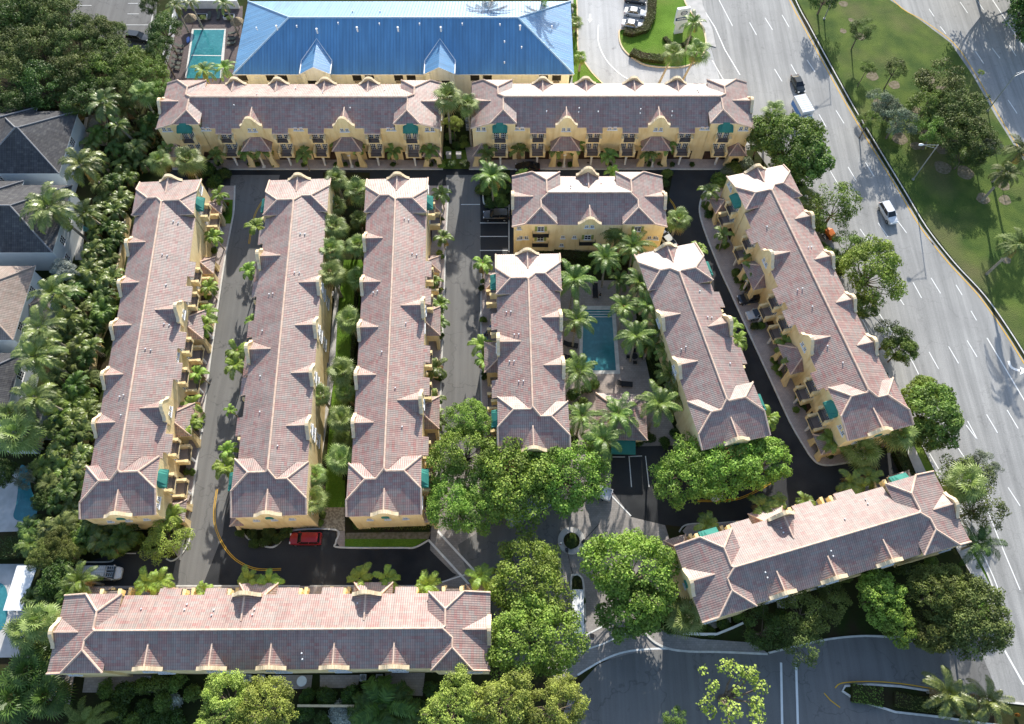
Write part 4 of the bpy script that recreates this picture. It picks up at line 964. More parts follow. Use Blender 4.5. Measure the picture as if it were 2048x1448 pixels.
# ================= PERSON
def person():
    c=at(1199,597,0); r=tag(empty('person',(*c,.06),R(160)),'Person in black top walking toward the lounger above the swimming pool','person')
    V=[(0,0,.95),(0,.02,1.15),(0,.02,1.38),(0,.03,1.52),(0,.05,1.64),(.19,.01,1.42),(.25,.05,1.15),(.22,.22,.98),(-.19,.01,1.42),(-.27,-.05,1.16),(-.24,.02,.92),(.1,0,.9),(.11,.14,.5),(.11,.06,.08),(.11,.2,.04),(-.1,0,.9),(-.11,-.06,.5),(-.11,-.24,.1),(-.11,-.12,.04)]
    Eg=[(0,1),(1,2),(2,3),(3,4),(2,5),(5,6),(6,7),(2,8),(8,9),(9,10),(0,11),(11,12),(12,13),(13,14),(0,15),(15,16),(16,17),(17,18)]
    rad=[.15,.14,.15,.06,.105,.07,.05,.035,.07,.05,.035,.1,.065,.045,.04,.1,.065,.045,.04]
    me=bpy.data.meshes.new('body'); me.from_pydata(V,Eg,[]); me.materials.append(plain('skin',(.5,.32,.24),.6)); o=link('body',me,r)
    s=o.modifiers.new('skin','SKIN'); o.modifiers.new('sub','SUBSURF').levels=1
    for i,q in enumerate(me.skin_vertices[0].data): q.radius=(rad[i],rad[i]*.85)
    me.skin_vertices[0].data[0].use_root=True
    mb=MB(); 
    for z0,z1,a,b in((.95,1.15,.19,.18),(1.15,1.4,.18,.22),(1.4,1.5,.22,.1)): mb.tube((0,.01,z0),(0,.02,z1),a,b,10)
    mb.build('shirt',plain('black_shirt',(.015,.015,.018),.8),r)
    mb=MB(); mb.tube((.1,0,.98),(.11,.1,.55),.13,.1,8); mb.tube((-.1,0,.98),(-.11,-.03,.55),.13,.1,8); mb.build('shorts',plain('pale_shorts',(.5,.5,.48),.8),r)
    mb=MB(); mb.tube((0,.03,1.66),(0,.04,1.78),.125,.07,10); mb.tube((0,-.02,1.56),(0,.03,1.68),.1,.125,10); mb.build('hair',plain('dark_hair',(.02,.014,.01),.7),r)
person()
# ================= CARS
def loft(mb,st,m=0,flat=False):
    # st: (x, halfwidth, zlo, zhi); rounded section
    rings=[]
    for x,hw,z0,z1 in st:
        h=z1-z0; r=min(.16,h*.35)
        rings.append([(x,-hw+.06,z0),(x,-hw,z0+h*.3),(x,-hw+.02,z1-r),(x,-hw+r*.7,z1-.02),(x,-hw*.5,z1),(x,0,z1+.015),(x,hw*.5,z1),(x,hw-r*.7,z1-.02),(x,hw-.02,z1-r),(x,hw,z0+h*.3),(x,hw-.06,z0)])
    for a,b in zip(rings,rings[1:]):
        for i in range(10): mb.poly([a[i],b[i],b[i+1],a[i+1]],m)
        mb.poly([a[0],a[-1],b[-1],b[0]],m)
    mb.poly(rings[0],m); mb.poly(rings[-1][::-1],m)
KINDS={
 'sedan':dict(L=4.7,w=.91,body=[(-2.35,.68,.42,.82),(-2.2,.82,.28,.96),(-1.5,.9,.22,1.02),(-.4,.91,.2,.98),(1.0,.91,.2,.95),(1.75,.88,.22,.86),(2.2,.8,.3,.74),(2.35,.62,.4,.62)],gb=(-1.75,1.05,.82,.96),gt=(-1.0,.25,.62,1.42)),
 'suv':dict(L=4.8,w=.95,body=[(-2.4,.78,.45,1.05),(-2.3,.88,.35,1.12),(-1.5,.94,.28,1.12),(0,.95,.26,1.1),(1.1,.95,.26,1.08),(1.9,.92,.3,1.0),(2.3,.82,.36,.9),(2.4,.66,.45,.78)],gb=(-2.2,1.15,.86,1.1),gt=(-1.95,.4,.7,1.72)),
 'van':dict(L=5.8,w=1.0,body=[(-2.9,.92,.45,1.2),(-2.8,.98,.35,1.3),(0,1.0,.3,1.3),(1.4,1.0,.3,1.28),(2.3,.97,.32,1.12),(2.75,.86,.4,.98),(2.9,.68,.45,.82)],gb=(-2.82,2.1,.95,1.26),gt=(-2.75,1.15,.84,2.05)),
}
CARM={}
def paintm(c):
    m,n,p=newmat('car_paint'); setp(p,.28,.5,.15); p.inputs['Base Color'].default_value=rgb(c); p.inputs['Coat Weight'].default_value=.6; p.inputs['Coat Roughness'].default_value=.08
    g=nd(n,'ShaderNodeNewGeometry').outputs['Position']; n.links.new(mixc(n,ramp(n,noise(n,1.5,4,g),.3,.7),tuple(x*.9 for x in c),c),p.inputs['Base Color']); return m
def car(kind,color,hpx,tpx,label,rack=False,z=.012,cat='car',taxi=False):
    """hpx: pixel of the nose, tpx: pixel of the tail"""
    A=Vector(at(*hpx,.6));B=Vector(at(*tpx,.6)); c=(A+B)/2; d=A-B; k=KINDS[kind]
    r=empty('parked_car' if z<.5 and not taxi else 'car',(c.x,c.y,z),math.atan2(d.y,d.x),label,cat)
    pm=paintm(color); mb=MB(); loft(mb,k['body']); mb.build('body',pm,r,True)
    gb,gt=k['gb'],k['gt']; x0,x1,w0,z0=gb; X0,X1,w1,z1=gt
    mb=MB(); P=[(x0,-w0,z0),(x1,-w0,z0),(x1,w0,z0),(x0,w0,z0)];Q=[(X0,-w1,z1),(X1,-w1,z1),(X1,w1,z1),(X0,w1,z1)]
    for i in range(4):
        j=(i+1)%4; mb.poly([P[i],P[j],Q[j],Q[i]])
    mb.poly(Q); mb.build('windows',M['glass'],r)
    mb=MB(); e=.02; w=w1+e
    ring=[(X0-.03,w*.85),(X0-.07,0),(X0-.03,-w*.85),(X0+.1,-w),(X1-.15,-w),(X1,-w*.9),(X1+.06,0),(X1,w*.9),(X1-.15,w),(X0+.1,w)]
    mb.poly([(x,y,z1+.05) for x,y in ring][::1]); n=len(ring)
    for i in range(n):
        a,b=ring[i],ring[(i+1)%n]; mb.poly([(*a,z1-.03),(*b,z1-.03),(*b,z1+.05),(*a,z1+.05)])
    for i in range(4): # pillars
        p,q=Vector(P[i]),Vector(Q[i]); mb.tube(p,q,.045,.045,5)
    for f in(.5,) if kind!='van' else (.3,.6):
        for s in(-1,1): mb.tube((x0+(x1-x0)*f,s*(w0+.005),z0),(X0+(X1-X0)*f,s*(w1+.005),z1),.04,.04,5)
    if kind=='van':
        for s in(-1,1): mb.poly([(x0,s*(w0+.012),z0),(x0+(x1-x0)*.6,s*(w0+.012),z0),(X0+(X1-X0)*.62,s*(w1+.015),z1),(X0,s*(w1+.015),z1)])
    mb.build('roof',pm,r)
    L=k['L']; bw=k['w']
    def wh():
        mb=MB(); mb.tube((0,-.11,0),(0,.11,0),.34,.34,16); return mb.mesh('wheel',M['rubber'])
    def rim():
        mb=MB(); mb.tube((0,-.125,0),(0,.125,0),.2,.2,10); return mb.mesh('rim',M['galv'])
    for sx in(-L*.31,L*.315):
        for sy in(-1,1): q=link('wheel',cm('wh',wh),r,(sx,sy*(bw-.1),.34)); link('rim',cm('rim',rim),q)
    fr=k['body'][-2]; rr=k['body'][1]
    for s in(-1,1):
        mb=MB(); mb.box(fr[0]-.12,fr[0]+.08,s*.62-.16,s*.62+.16,fr[3]-.16,fr[3]+.005); mb.build('headlight',M['white'],r)
        mb=MB(); mb.box(rr[0]-.08,rr[0]+.06,s*.68-.13,s*.68+.13,rr[3]-.26,rr[3]-.06); mb.build('taillight',plain('taillight_red',(.35,.01,.01),.3,.5),r)
        mb=MB(); mb.box(x1-.35,x1-.18,s*(bw+.02)-.1,s*(bw+.02)+.1,z0-.02,z0+.12); mb.build('mirror',pm,r)
    if rack:
        mb=MB(); zt=z1+.25
        for y in(-.75,-.2,.2,.75): mb.box(X0-.8,X1+1.2,y-.03,y+.03,zt,zt+.06)
        for i in range(20): x=X0-.7+i*.3; mb.box(x,x+.05,(-.75 if i<20 else 0),-.2,zt+.01,zt+.05); mb.box(x,x+.05,.2,.75,zt+.01,zt+.05)
        for x in(X0+.1,X0+1.6,X1-.1): mb.box(x,x+.06,-.8,.8,z1+.05,zt)
        mb.build('ladder_rack',M['galv'],r)
    return r
car('sedan',(.012,.02,.022),(1604,186),(1588,150),'Black car driving down the highway, nearest the top',taxi=True)
car('suv',(.75,.75,.75),(1789,449),(1763,405),'White estate car driving down the highway beside a median lamp',taxi=True)
car('suv',(.02,.021,.025),(968,431),(1017,431),'Black car in the small parking bays beside the shuttered block')
car('sedan',(.55,.57,.6),(1320,463),(1346,493),'Silver car behind the lower right corner of the shuttered block')
car('suv',(.015,.02,.03),(1480,600),(1524,592),'Dark blue car on the driveway of the slanting row, upper of two')
car('sedan',(.5,.51,.52),(1496,632),(1540,621),'Silver car on the driveway of the slanting row, lower of two')
car('suv',(.32,.008,.012),(582,1078),(642,1078),'Bright red car parked below the second townhouse row')
car('van',(.78,.78,.78),(246,1147),(165,1147),'White work van carrying ladders, above the left end of the bottom row',True,cat='van')
car('suv',(.03,.08,.16),(975,680),(992,655),'Dark blue car tucked under the short row left of the pool')
car('sedan',(.012,.012,.014),(1028,334),(1082,334),'Black car parked in front of the top right row')
car('sedan',(.55,.56,.57),(1292,28),(1249,22),'Silver car in the motel bays, upper of two')
car('sedan',(.6,.6,.62),(1288,54),(1243,46),'Silver car in the motel bays, lower one next to the hedge')
car('sedan',(.02,.022,.025),(1292,2),(1250,-3),'Black car cut by the top edge in the motel bays')
car('suv',(.05,.055,.06),(296,78),(257,73),'Dark car in the parking lot at the top left beside trees')
car('van',(.72,.73,.74),(1430,988),(1412,946),'White van mostly hidden under the round tree above the lower lane',cat='van')
# pickup truck under the bright tree
def truck(label,h,t,boxlen,color,open_=False,blue=False):
    A=Vector(at(*h,.8));B=Vector(at(*t,.8));c=(A+B)/2;d=A-B;L=d.length
    r=empty('truck',(c.x,c.y,.015),math.atan2(d.y,d.x),label,'truck'); pm=paintm(color); f=L/2
    mb=MB(); loft(mb,[(f-2.3,1.0,.5,1.5),(f-1.2,1.0,.45,1.4),(f-.3,.95,.45,1.15),(f,.8,.5,1.0)]); mb.build('body',pm,r,True)
    mb=MB(); P=[(f-2.2,-.92,1.45),(f-.7,-.92,1.35),(f-.7,.92,1.35),(f-2.2,.92,1.45)];Q=[(f-2.1,-.8,2.1),(f-1.3,-.8,2.1),(f-1.3,.8,2.1),(f-2.1,.8,2.1)]
    for i in range(4): mb.poly([P[i],P[(i+1)%4],Q[(i+1)%4],Q[i]])
    mb.build('windows',M['glass'],r); mb=MB(); mb.box(f-2.15,f-1.25,-.82,.82,2.1,2.18); mb.build('roof',pm,r)
    mb=MB(); 
    if open_:
        mb.box(-f,f-2.35,-.95,.95,.6,.75); mb.box(-f,f-2.35,-.95,-.88,.75,1.25); mb.box(-f,f-2.35,.88,.95,.75,1.25); mb.box(-f,-f+.08,-.88,.88,.75,1.25)
    else:
        mb.box(-f,f-2.4,-1.2,1.2,.8,3.1)
        for i in range(7): x=-f+.4+i*(L-3)/7; mb.box(x,x+.06,-1.22,1.22,3.1,3.13)
    mb.build('cargo_bed' if open_ else 'cargo_box',pm,r)
    if blue: mb=MB(); mb.box(-f+.1,f-2.5,-1.22,-1.2,1.1,2.2); mb.box(-f+.1,f-2.5,1.2,1.22,1.1,2.2); mb.build('blue_stripe',plain('stripe_blue',(.1,.25,.6),.4),r)
    for x in(f-1.2,-f+1.3):
        for s in(-1,1): q=link('wheel',CACHE['wh'],r,(x,s*.92,.36),0,1.1); link('rim',CACHE['rim'],q)
    return r
truck('White box truck on the highway partly hidden by a green tree',(1620,258),(1592,207),1,(.74,.75,.76),False,True)
truck('White pickup peeking out from under the bright green tree',(1176,975),(1222,992),1,(.75,.75,.76),True)
truck('White box truck hidden under trees above the gate ring',(1098,1000),(1014,1042),1,(.62,.66,.72))
# dumpster trailer
r=empty('chipper_machine',(*at(1655,472,0),.02),R(115),'Orange chipper machine under a tree behind the highway row','machine')
mb=MB(); loft(mb,[(-1.3,.5,.5,1.0),(-.9,.65,.45,1.5),(.3,.7,.45,1.6),(1.0,.5,.5,1.1),(1.5,.3,.6,.9)]); mb.build('housing',M['orange'],r)
mb=MB(); mb.box(-1.0,.2,.75,1.5,.9,.98); mb.box(-1.9,-1.3,-.4,.4,.7,1.4); mb.build('hopper',M['iron'],r)
for s in(-1,1): link('wheel',CACHE['wh'],r,(-.2,s*.85,.34))
# ================= TREES, PALMS, SHRUBS
def leafmat(name,a,b,rough=.6,tr=.25,spec=.3):
    m=bpy.data.materials.new(name); m.use_nodes=True; n=m.node_tree; n.nodes.clear()
    o=n.nodes.new('ShaderNodeOutputMaterial'); p=n.nodes.new('ShaderNodeBsdfPrincipled'); t=n.nodes.new('ShaderNodeBsdfTranslucent'); mx=n.nodes.new('ShaderNodeMixShader')
    setp(p,rough,spec); g=nd(n,'ShaderNodeNewGeometry'); oi=nd(n,'ShaderNodeObjectInfo')
    c=mixc(n,g.outputs['Random Per Island'],a,b)
    hs=nd(n,'ShaderNodeHueSaturation'); n.links.new(c,hs.inputs['Color'])
    n.links.new(math_(n,'ADD',math_(n,'MULTIPLY',oi.outputs['Random'],.03),.485),hs.inputs['Hue'])
    ta=nd(n,'ShaderNodeAttribute'); ta.attribute_name='tone'; n.links.new(math_(n,'MULTIPLY',math_(n,'ADD',math_(n,'MULTIPLY',oi.outputs['Random'],.35),.82),math_(n,'ADD',math_(n,'MULTIPLY',ta.outputs['Fac'],.75),.66)),hs.inputs['Value'])
    n.links.new(hs.outputs[0],p.inputs['Base Color']); 
    tc=mixc(n,1.0,hs.outputs[0],(1.0,1.1,.5),'MULTIPLY'); n.links.new(tc,t.inputs[0])
    mx.inputs[0].default_value=tr; n.links.new(p.outputs[0],mx.inputs[1]); n.links.new(t.outputs[0],mx.inputs[2]); n.links.new(mx.outputs[0],o.inputs[0])
    return m
LM={'vivid':leafmat('leaf_vivid',(.145,.24,.032),(.265,.365,.065)),'mid':leafmat('leaf_mid',(.095,.16,.027),(.185,.25,.055)),'oak':leafmat('leaf_oak',(.065,.09,.02),(.13,.16,.04),.65,.15),
    'yellow':leafmat('leaf_yellow',(.20,.26,.04),(.33,.385,.085)),'grey':leafmat('leaf_grey',(.09,.115,.07),(.19,.22,.15),.7,.15),'deep':leafmat('leaf_deep',(.035,.07,.012),(.08,.13,.022),.5,.15),
    'palm':leafmat('palm_green',(.085,.145,.022),(.17,.235,.045),.45,.2,.4),'fan':leafmat('fan_green',(.11,.165,.03),(.23,.29,.085),.5,.2,.35),'bright':leafmat('palm_bright',(.13,.215,.025),(.24,.33,.055),.5,.22,.35),
    'royal':leafmat('royal_green',(.09,.13,.020),(.19,.22,.06),.4,.2,.5),'dry':leafmat('palm_dry',(.20,.13,.04),(.32,.22,.09)),'olive':leafmat('leaf_olive',(.095,.125,.022),(.18,.205,.05)),'rust':leafmat('leaf_rust',(.25,.10,.02),(.34,.16,.03)),'white':leafmat('leaf_silver',(.25,.28,.24),(.45,.48,.43),.7,.1)}
def npmesh(name,V,F4,mat,mi=None,tone=None):
    me=bpy.data.meshes.new(name); V=np.asarray(V,dtype=np.float32).reshape(-1,3); n=len(F4)
    me.vertices.add(len(V)); me.vertices.foreach_set('co',V.ravel()); F=np.asarray(F4,dtype=np.int32); k=F.shape[1]
    me.loops.add(n*k); me.loops.foreach_set('vertex_index',F.ravel()); me.polygons.add(n); me.polygons.foreach_set('loop_start',np.arange(0,n*k,k,dtype=np.int32)); me.polygons.foreach_set('loop_total',np.full(n,k,dtype=np.int32))
    me.materials.append(mat)
    if mi is not None: me.materials.append(LM['dry']); me.polygons.foreach_set('material_index',np.asarray(mi,dtype=np.int32)); a_=me.attributes.new('tone','FLOAT','FACE'); a_.data.foreach_set('value',np.asarray(tone,dtype=np.float32))
    me.update(calc_edges=True); me.validate(); return me
def leaves(C,N,size,rg,asp=.6):
    """quads at centres C facing N"""
    n=len(C); a=rg.normal(size=(n,3)); N=N/np.linalg.norm(N,axis=1,keepdims=True)
    T=np.cross(N,a); T/=np.linalg.norm(T,axis=1,keepdims=True); B=np.cross(N,T)
    s=(size*rg.uniform(.6,1.25,(n,1)))
    q=np.stack([C-T*s*.5,C+B*s*asp*.5,C+T*s*.5,C-B*s*asp*.5],1)
    return q.reshape(-1,3),np.arange(n*4).reshape(-1,4)
def crown_me(seed,R_,H,nl,per,ls,gap=.0,lobe=(.2,.34),flat=.75):
    rg=np.random.default_rng(seed); C=[];N=[]
    k=0; cs=[]
    while k<nl:
        d=rg.normal(size=3); d/=np.linalg.norm(d)
        if d[2]<-.35: continue
        rad=rg.uniform(.55,1.0)**.6; r=rg.uniform(*lobe)*R_
        # uneven outline: radius depends on direction
        az=math.atan2(d[1],d[0]); irr=1+.16*math.sin(2*az+seed)+.13*math.sin(3*az+2.1*seed)+.08*math.sin(5*az+seed*.7)
        c=np.array([d[0]*(R_-r)*rad*irr,d[1]*(R_-r)*rad*irr,d[2]*(H-r*.6)*rad]); cs.append((c,r)); k+=1
        m=int(per*(r/(R_*.27))**2); dd=rg.normal(size=(m,3)); dd/=np.linalg.norm(dd,axis=1,keepdims=True); dd[:,2]=np.where(dd[:,2]<-.2,-dd[:,2],dd[:,2])
        ir=1+.22*np.sin(dd[:,0:1]*7+k)*np.sin(dd[:,1:2]*6+2*k)
        rr=rg.uniform(.72,1.05,(m,1))*ir; C.append(c+dd*r*rr*np.array([1,1,flat])); N.append(dd*.8+rg.normal(size=(m,3))*.55+np.array([0,0,.35]))
    V,F=leaves(np.concatenate(C),np.concatenate(N),ls,rg,.75)
    me=npmesh('crown',V,F,LM['mid']); tn=np.concatenate([np.full(len(c_),t_) for c_,t_ in zip(C,rg.uniform(0,1,len(C)))]).astype(np.float32); at_=me.attributes.new('tone','FLOAT','FACE'); at_.data.foreach_set('value',tn); return me,cs
def trunk_me(seed,R_,H,zc,cs,thick=.35):
    rg=random.Random(seed); mb=MB(); zb=zc-H*.45
    p=Vector((0,0,0)); pts=[p]; 
    fork=zc-H*.9; fork=max(fork,zc*.35)
    q=Vector((rg.uniform(-.3,.3),rg.uniform(-.3,.3),fork)); mb.tube((0,0,-.1),q,thick,thick*.7,8)
    ends=sorted(cs,key=lambda c:-c[1])[:max(6,len(cs)//3)]
    for c,r in ends:
        e=Vector((c[0],c[1],zc+c[2])); mid=q.lerp(e,.5)+Vector((rg.uniform(-.4,.4),rg.uniform(-.4,.4),-.25*(e-q).length*.4+.2))
        mb.tube(q,mid,thick*.42,thick*.22,6); mb.tube(mid,e,thick*.22,.05,5); o_=e+(e-mid).normalized()*r*.8; mb.tube(e,o_,.05,.015,4); mb.tube(e,o_+Vector((rg.uniform(-.5,.5),rg.uniform(-.5,.5),.2)),.04,.012,4)
    return mb.mesh('trunk',M['bark'])
TP={}
def proto(kind,i):
    k=(kind,i)
    if k not in TP:
        prm=dict(round=(6,4.2,74,330,.40,.0,(.13,.25)),big=(8.5,5.2,135,340,.42,0,(.10,.20)),fine=(6,3.8,95,400,.28,0,(.11,.22)),sparse=(5,3.6,26,170,.34,0,(.12,.2)),oak=(7.5,4.5,105,320,.34,0,(.10,.22)),airy=(6,3.6,44,240,.32,0,(.13,.26)),bush=(1.5,1.0,14,90,.2,0,(.3,.5)))[kind]
        me,cs=crown_me(hash((kind,i))%1000 if False else (i*37+len(kind)*11+5),prm[0],prm[1],prm[2],prm[3],prm[4],0,prm[6]); TP[k]=(me,cs,prm[0],prm[1])
    return TP[k]
TK={}
rnd=random.Random(7)
def tree(label,px,py,rpx,z,kind='round',mat='vivid',group=None,var=None,name='tree',sq=1):
    """px,py,rpx: crown centre and radius in photograph pixels, z crown centre height"""
    c=at(px,py,z); c2=at(px+rpx,py,z); R_=c2[0]-c[0]
    var=rnd.randrange(3) if var is None else var
    me,cs,r0,h0=proto(kind,var); s=R_/r0; rz=rnd.uniform(0,6.28)
    r=empty(name,(*c,0),0,label,'tree',group)
    zs=s*sq; zc=max(z,h0*zs*.8+.6)
    link('crown',me,r,(0,0,zc),rz,(s,s,zs),LM[mat])
    key=(kind,var,round(zc/s,0))
    if key not in TK: TK[key]=trunk_me(var+3,r0,h0,zc/s,cs,.55 if kind=='sparse' else .3)
    link('trunk',TK[key],r,(0,0,0),rz,(s,s,s*(zc/s)/round(zc/s,0) if round(zc/s,0) else s))
    return r
def bush(label,px,py,rpx,mat='deep',group=None,h=1.0,cat='shrub',name='shrub',z=0.6):
    c=at(px,py,z); R_=at(px+rpx,py,z)[0]-c[0]; v=rnd.randrange(3); me,cs,r0,h0=proto('bush',v)
    o=link(name,me,None,(*c,z*.7),rnd.uniform(0,6.28),(R_/r0,R_/r0,h*max(.6,R_/r0*.8)),LM[mat]); return tag(o,label,cat,group)
def hedge(label,pts,wd,h,mat='deep',dens=26,ls=.2,cat='hedge'):
    """clipped hedge along pixel path"""
    P=W(pts); rg=np.random.default_rng(int(pts[0][0]*7+pts[0][1])); C=[];N=[]
    for a,b in zip(P,P[1:]):
        a=np.array([*a,0.]);b=np.array([*b,0.]);L=np.linalg.norm(b-a); d=(b-a)/max(L,.01); nn=np.array([-d[1],d[0],0]); m=int(L*(wd+2*h)*dens)
        t=rg.uniform(0,L,m); u=rg.uniform(-wd/2-h,wd/2+h,m); top=np.abs(u)<wd/2
        side=np.sign(u); off=np.where(top,u,side*wd/2); zz=np.where(top,h,h-(np.abs(u)-wd/2)); 
        C.append(a+d*t[:,None]+nn*(off+rg.normal(size=m)*.07)[:,None]+np.array([0,0,1])*(zz+rg.normal(size=m)*.09)[:,None])
        N.append(np.where(top[:,None],np.array([0,0,1.]),nn*side[:,None])+rg.normal(size=(m,3))*.45)
    V,F=leaves(np.concatenate(C),np.concatenate(N),ls,rg,.8); me=npmesh('hedge',V,F,LM[mat]); c=V.mean(0); 
    me.transform(Matrix.Translation((-float(c[0]),-float(c[1]),0)))
    mb=MB(); mb.ring([(p[0]-float(c[0]),p[1]-float(c[1])) for p in P],wd/2-.06,0,h-.08)
    r=empty('hedge',(float(c[0]),float(c[1]),0),0,label,cat); link('foliage',me,r); mb.build('inner_growth',M['soil'],r); return r
# ---- palms
def feather_me(seed,nf,L,lw,ll,e0,e1,sag,nst=22,lobe=.14,drop=.35):
    rg=random.Random(seed); V=[];F=[];MI=[];TN=[]; cur=[0,.5]
    def q4(a,b,c,d): i=len(V); V.extend([a,b,c,d]); F.append((i,i+1,i+2,i+3)); MI.append(cur[0]); TN.append(cur[1])
    nf+=rg.randrange(-2,3)
    for i in range(nf):
        t=i/(nf-1); cur[0]=1 if (t>.86 and rg.random()<.5) else 0; cur[1]=rg.uniform(.1,.9); az=i*2.39996+rg.uniform(-.15,.15); el=R(e0+(e1-e0)*t**1.1+rg.uniform(-11,11)-(35 if cur[0] else 0)); Lf=L*rg.uniform(.85,1.08)*(1 if t>.15 else .7)
        p=Vector((0,0,.0)); pts=[p.copy()]; n=9; tw=rg.uniform(-.25,.25)
        for k in range(n):
            d=Vector((math.cos(az)*math.cos(el),math.sin(az)*math.cos(el),math.sin(el))); p=p+d*(Lf/n); pts.append(p.copy()); el-=R(sag)/n*(1+k*.22); az+=tw/n
        def P(s):
            x=s*n; k=min(n-1,int(x)); return pts[k].lerp(pts[k+1],x-k),(pts[k+1]-pts[k]).normalized()
        for k in range(n):
            d=(pts[k+1]-pts[k]).normalized(); sd_=d.cross(Vector((0,0,1))).normalized()*.045*(1-k/n*.7); q4(pts[k]-sd_,pts[k]+sd_,pts[k+1]+sd_*.9,pts[k+1]-sd_*.9)
        for j in range(nst):
            s=.14+.86*j/(nst-1); c,d=P(min(s,.999)); side=d.cross(Vector((0,0,1)))
            if side.length<.05: side=Vector((1,0,0))
            side.normalize(); up=side.cross(d); ln=ll*(math.sin(PI*(.12+.83*s))**.7)*rg.uniform(.85,1.1)
            for sg in(-1,1):
                dr=(side*sg*.86+d*(.35+.4*s)+up*(.18-rg.uniform(0,.25))).normalized(); m=c+dr*ln*.55; e=c+dr*ln+Vector((0,0,-drop*ln)); w_=d*lw*.5
                q4(c-w_*.6,c+w_*.6,m+w_,m-w_); q4(m-w_,m+w_,e+w_*.15,e-w_*.15)
    return npmesh('crown',[tuple(v) for v in V],F,LM['palm'],MI,TN)
def fan_me(seed,nl,pet,disk,e0=80,e1=-55,fold=.25):
    rg=random.Random(seed); V=[];F=[];MI=[];TN=[]; cur=[0,.5]
    def q4(a,b,c,d): i=len(V); V.extend([a,b,c,d]); F.append((i,i+1,i+2,i+3)); MI.append(cur[0]); TN.append(cur[1])
    nl+=rg.randrange(-3,4)
    for i in range(nl):
        t=i/(nl-1); cur[0]=1 if (t>.85 and rg.random()<.6) else 0; cur[1]=rg.uniform(.1,.9); az=i*2.39996+rg.uniform(-.2,.2); el=R(e0+(e1-e0)*t+rg.uniform(-7,7)); pl=pet*rg.uniform(.8,1.1)*(.55+.45*min(1,t*3))
        d=Vector((math.cos(az)*math.cos(el),math.sin(az)*math.cos(el),math.sin(el))); side=Vector((-math.sin(az),math.cos(az),0)); up=d.cross(side)*-1
        e=d*pl; q4(-side*.03,side*.03,e+side*.03,e-side*.03)
        # blade droops relative to the petiole
        d2=(d*.9-up*.0+Vector((0,0,-.35))).normalized(); up2=side.cross(d2); r_=disk*rg.uniform(.85,1.1); n=15
        for k in range(n):
            a=R(-125+250*(k+.5)/n); dr=(d2*math.cos(a)+side*math.sin(a)).normalized(); w_=dr.cross(up2).normalized()*(r_*.062); ln=r_*(1-.18*abs(math.sin(a))); 
            m=e+dr*ln*.62+up2*(fold*(.5 if k%2 else -.1))*.3; tip=e+dr*ln*1.1+Vector((0,0,-.3*ln))
            q4(e-w_*.12,e+w_*.12,m+w_,m-w_); q4(m-w_,m+w_,tip+w_*.15,tip-w_*.15)
    return npmesh('crown',[tuple(v) for v in V],F,LM['fan'],MI,TN)
PP={}
def pm_(kind,v):
    k=(kind,v)
    if k not in PP:
        PP[k]={'fan':lambda:fan_me(v,26,1.6,1.3,78,-48),'coco':lambda:feather_me(v+10,17,4.9,.15,.95,72,-15,55,26,drop=.25),'adon':lambda:feather_me(v+20,10,2.2,.13,.55,62,0,65,18,drop=.15),
               'royal':lambda:feather_me(v+30,16,4.7,.15,.95,75,-20,65,28,drop=.2),'areca':lambda:feather_me(v+40,15,3.5,.15,.7,76,15,100,22,drop=.2),'mini':lambda:feather_me(v+50,16,1.2,.12,.35,78,0,70,12)}[kind]()
    return PP[k]
PT={}
def ptrunk(h,lean,r=.16,kind='fan'):
    k=(round(h,1),round(lean[0],1),round(lean[1],1),kind)
    if k not in PT:
        mb=MB(); n=7; P=[Vector((-lean[0]*(1-(i/n))**1.0*1.0+lean[0]*.0,-lean[1]*(1-(i/n)),h*i/n)) for i in range(n+1)]
        for i in range(n): 
            a=r*(1.35-.5*i/n); b=r*(1.35-.5*(i+1)/n); mb.tube(P[i],P[i+1],a,b,7,0,i in(0,n-1))
        if kind=='royal': mb.tube((0,0,h-.1),(0,0,h+.75),.15,.07,7)
        PT[k]=mb.mesh('trunk',M['palmbark'])
    return PT[k]
def palm(kind,px,py,z,label,s=1,mat=None,group=None,lean=(0,0),dead=False):
    c=at(px,py,z); v=rnd.randrange(5); s*=rnd.uniform(.88,1.12); r=empty('areca_palm' if kind=='areca' else 'palm_tree',(*c,0),0,label,'palm',group)
    link('crown',pm_(kind,v),r,(0,0,z+(.2 if kind=='areca' else 0)),rnd.uniform(0,6.28),s,LM[mat or {'fan':'fan','coco':'palm','adon':'bright','royal':'royal','areca':'palm','mini':'deep'}[kind]])
    if kind in('areca',):
        if 'st' not in PT:
            mb=MB()
            for i in range(9): a=i*2.4; mb.tube((.45*math.cos(a)*(.4+i/12),.45*math.sin(a)*(.4+i/12),0),(.12*math.cos(a),.12*math.sin(a),1),.06,.04,5)
            PT['st']=mb.mesh('stems',M['palmbark'])
        link('stems',PT['st'],r,(0,0,0),0,(s,s,z+.3))
    else: link('trunk',ptrunk(z,lean,{'fan':.2,'coco':.15,'adon':.1,'royal':.2,'mini':.08}[kind],kind),r)
    return r
NTH=['first','second','third','fourth','fifth','sixth','seventh','eighth','ninth','tenth','eleventh','twelfth','thirteenth','fourteenth','fifteenth','sixteenth','seventeenth','eighteenth','nineteenth','twentieth']+['twenty '+x for x in ('first','second','third','fourth','fifth','sixth','seventh','eighth','ninth')]+['thirtieth']
def row(kind,pts,z,tmpl,group,axis=0,s=1,mat=None,lean=(0,0)):
    for i,p in enumerate(sorted(pts,key=lambda p:p[axis])):
        palm(kind,p[0],p[1],p[3] if len(p)>3 else z,tmpl.format(NTH[i] if i<len(NTH) else 'last'),(p[2] if len(p)>2 and p[2] else 1)*s,mat,group,(rnd.uniform(-.4,.4)+lean[0],rnd.uniform(-.4,.4)+lean[1]))
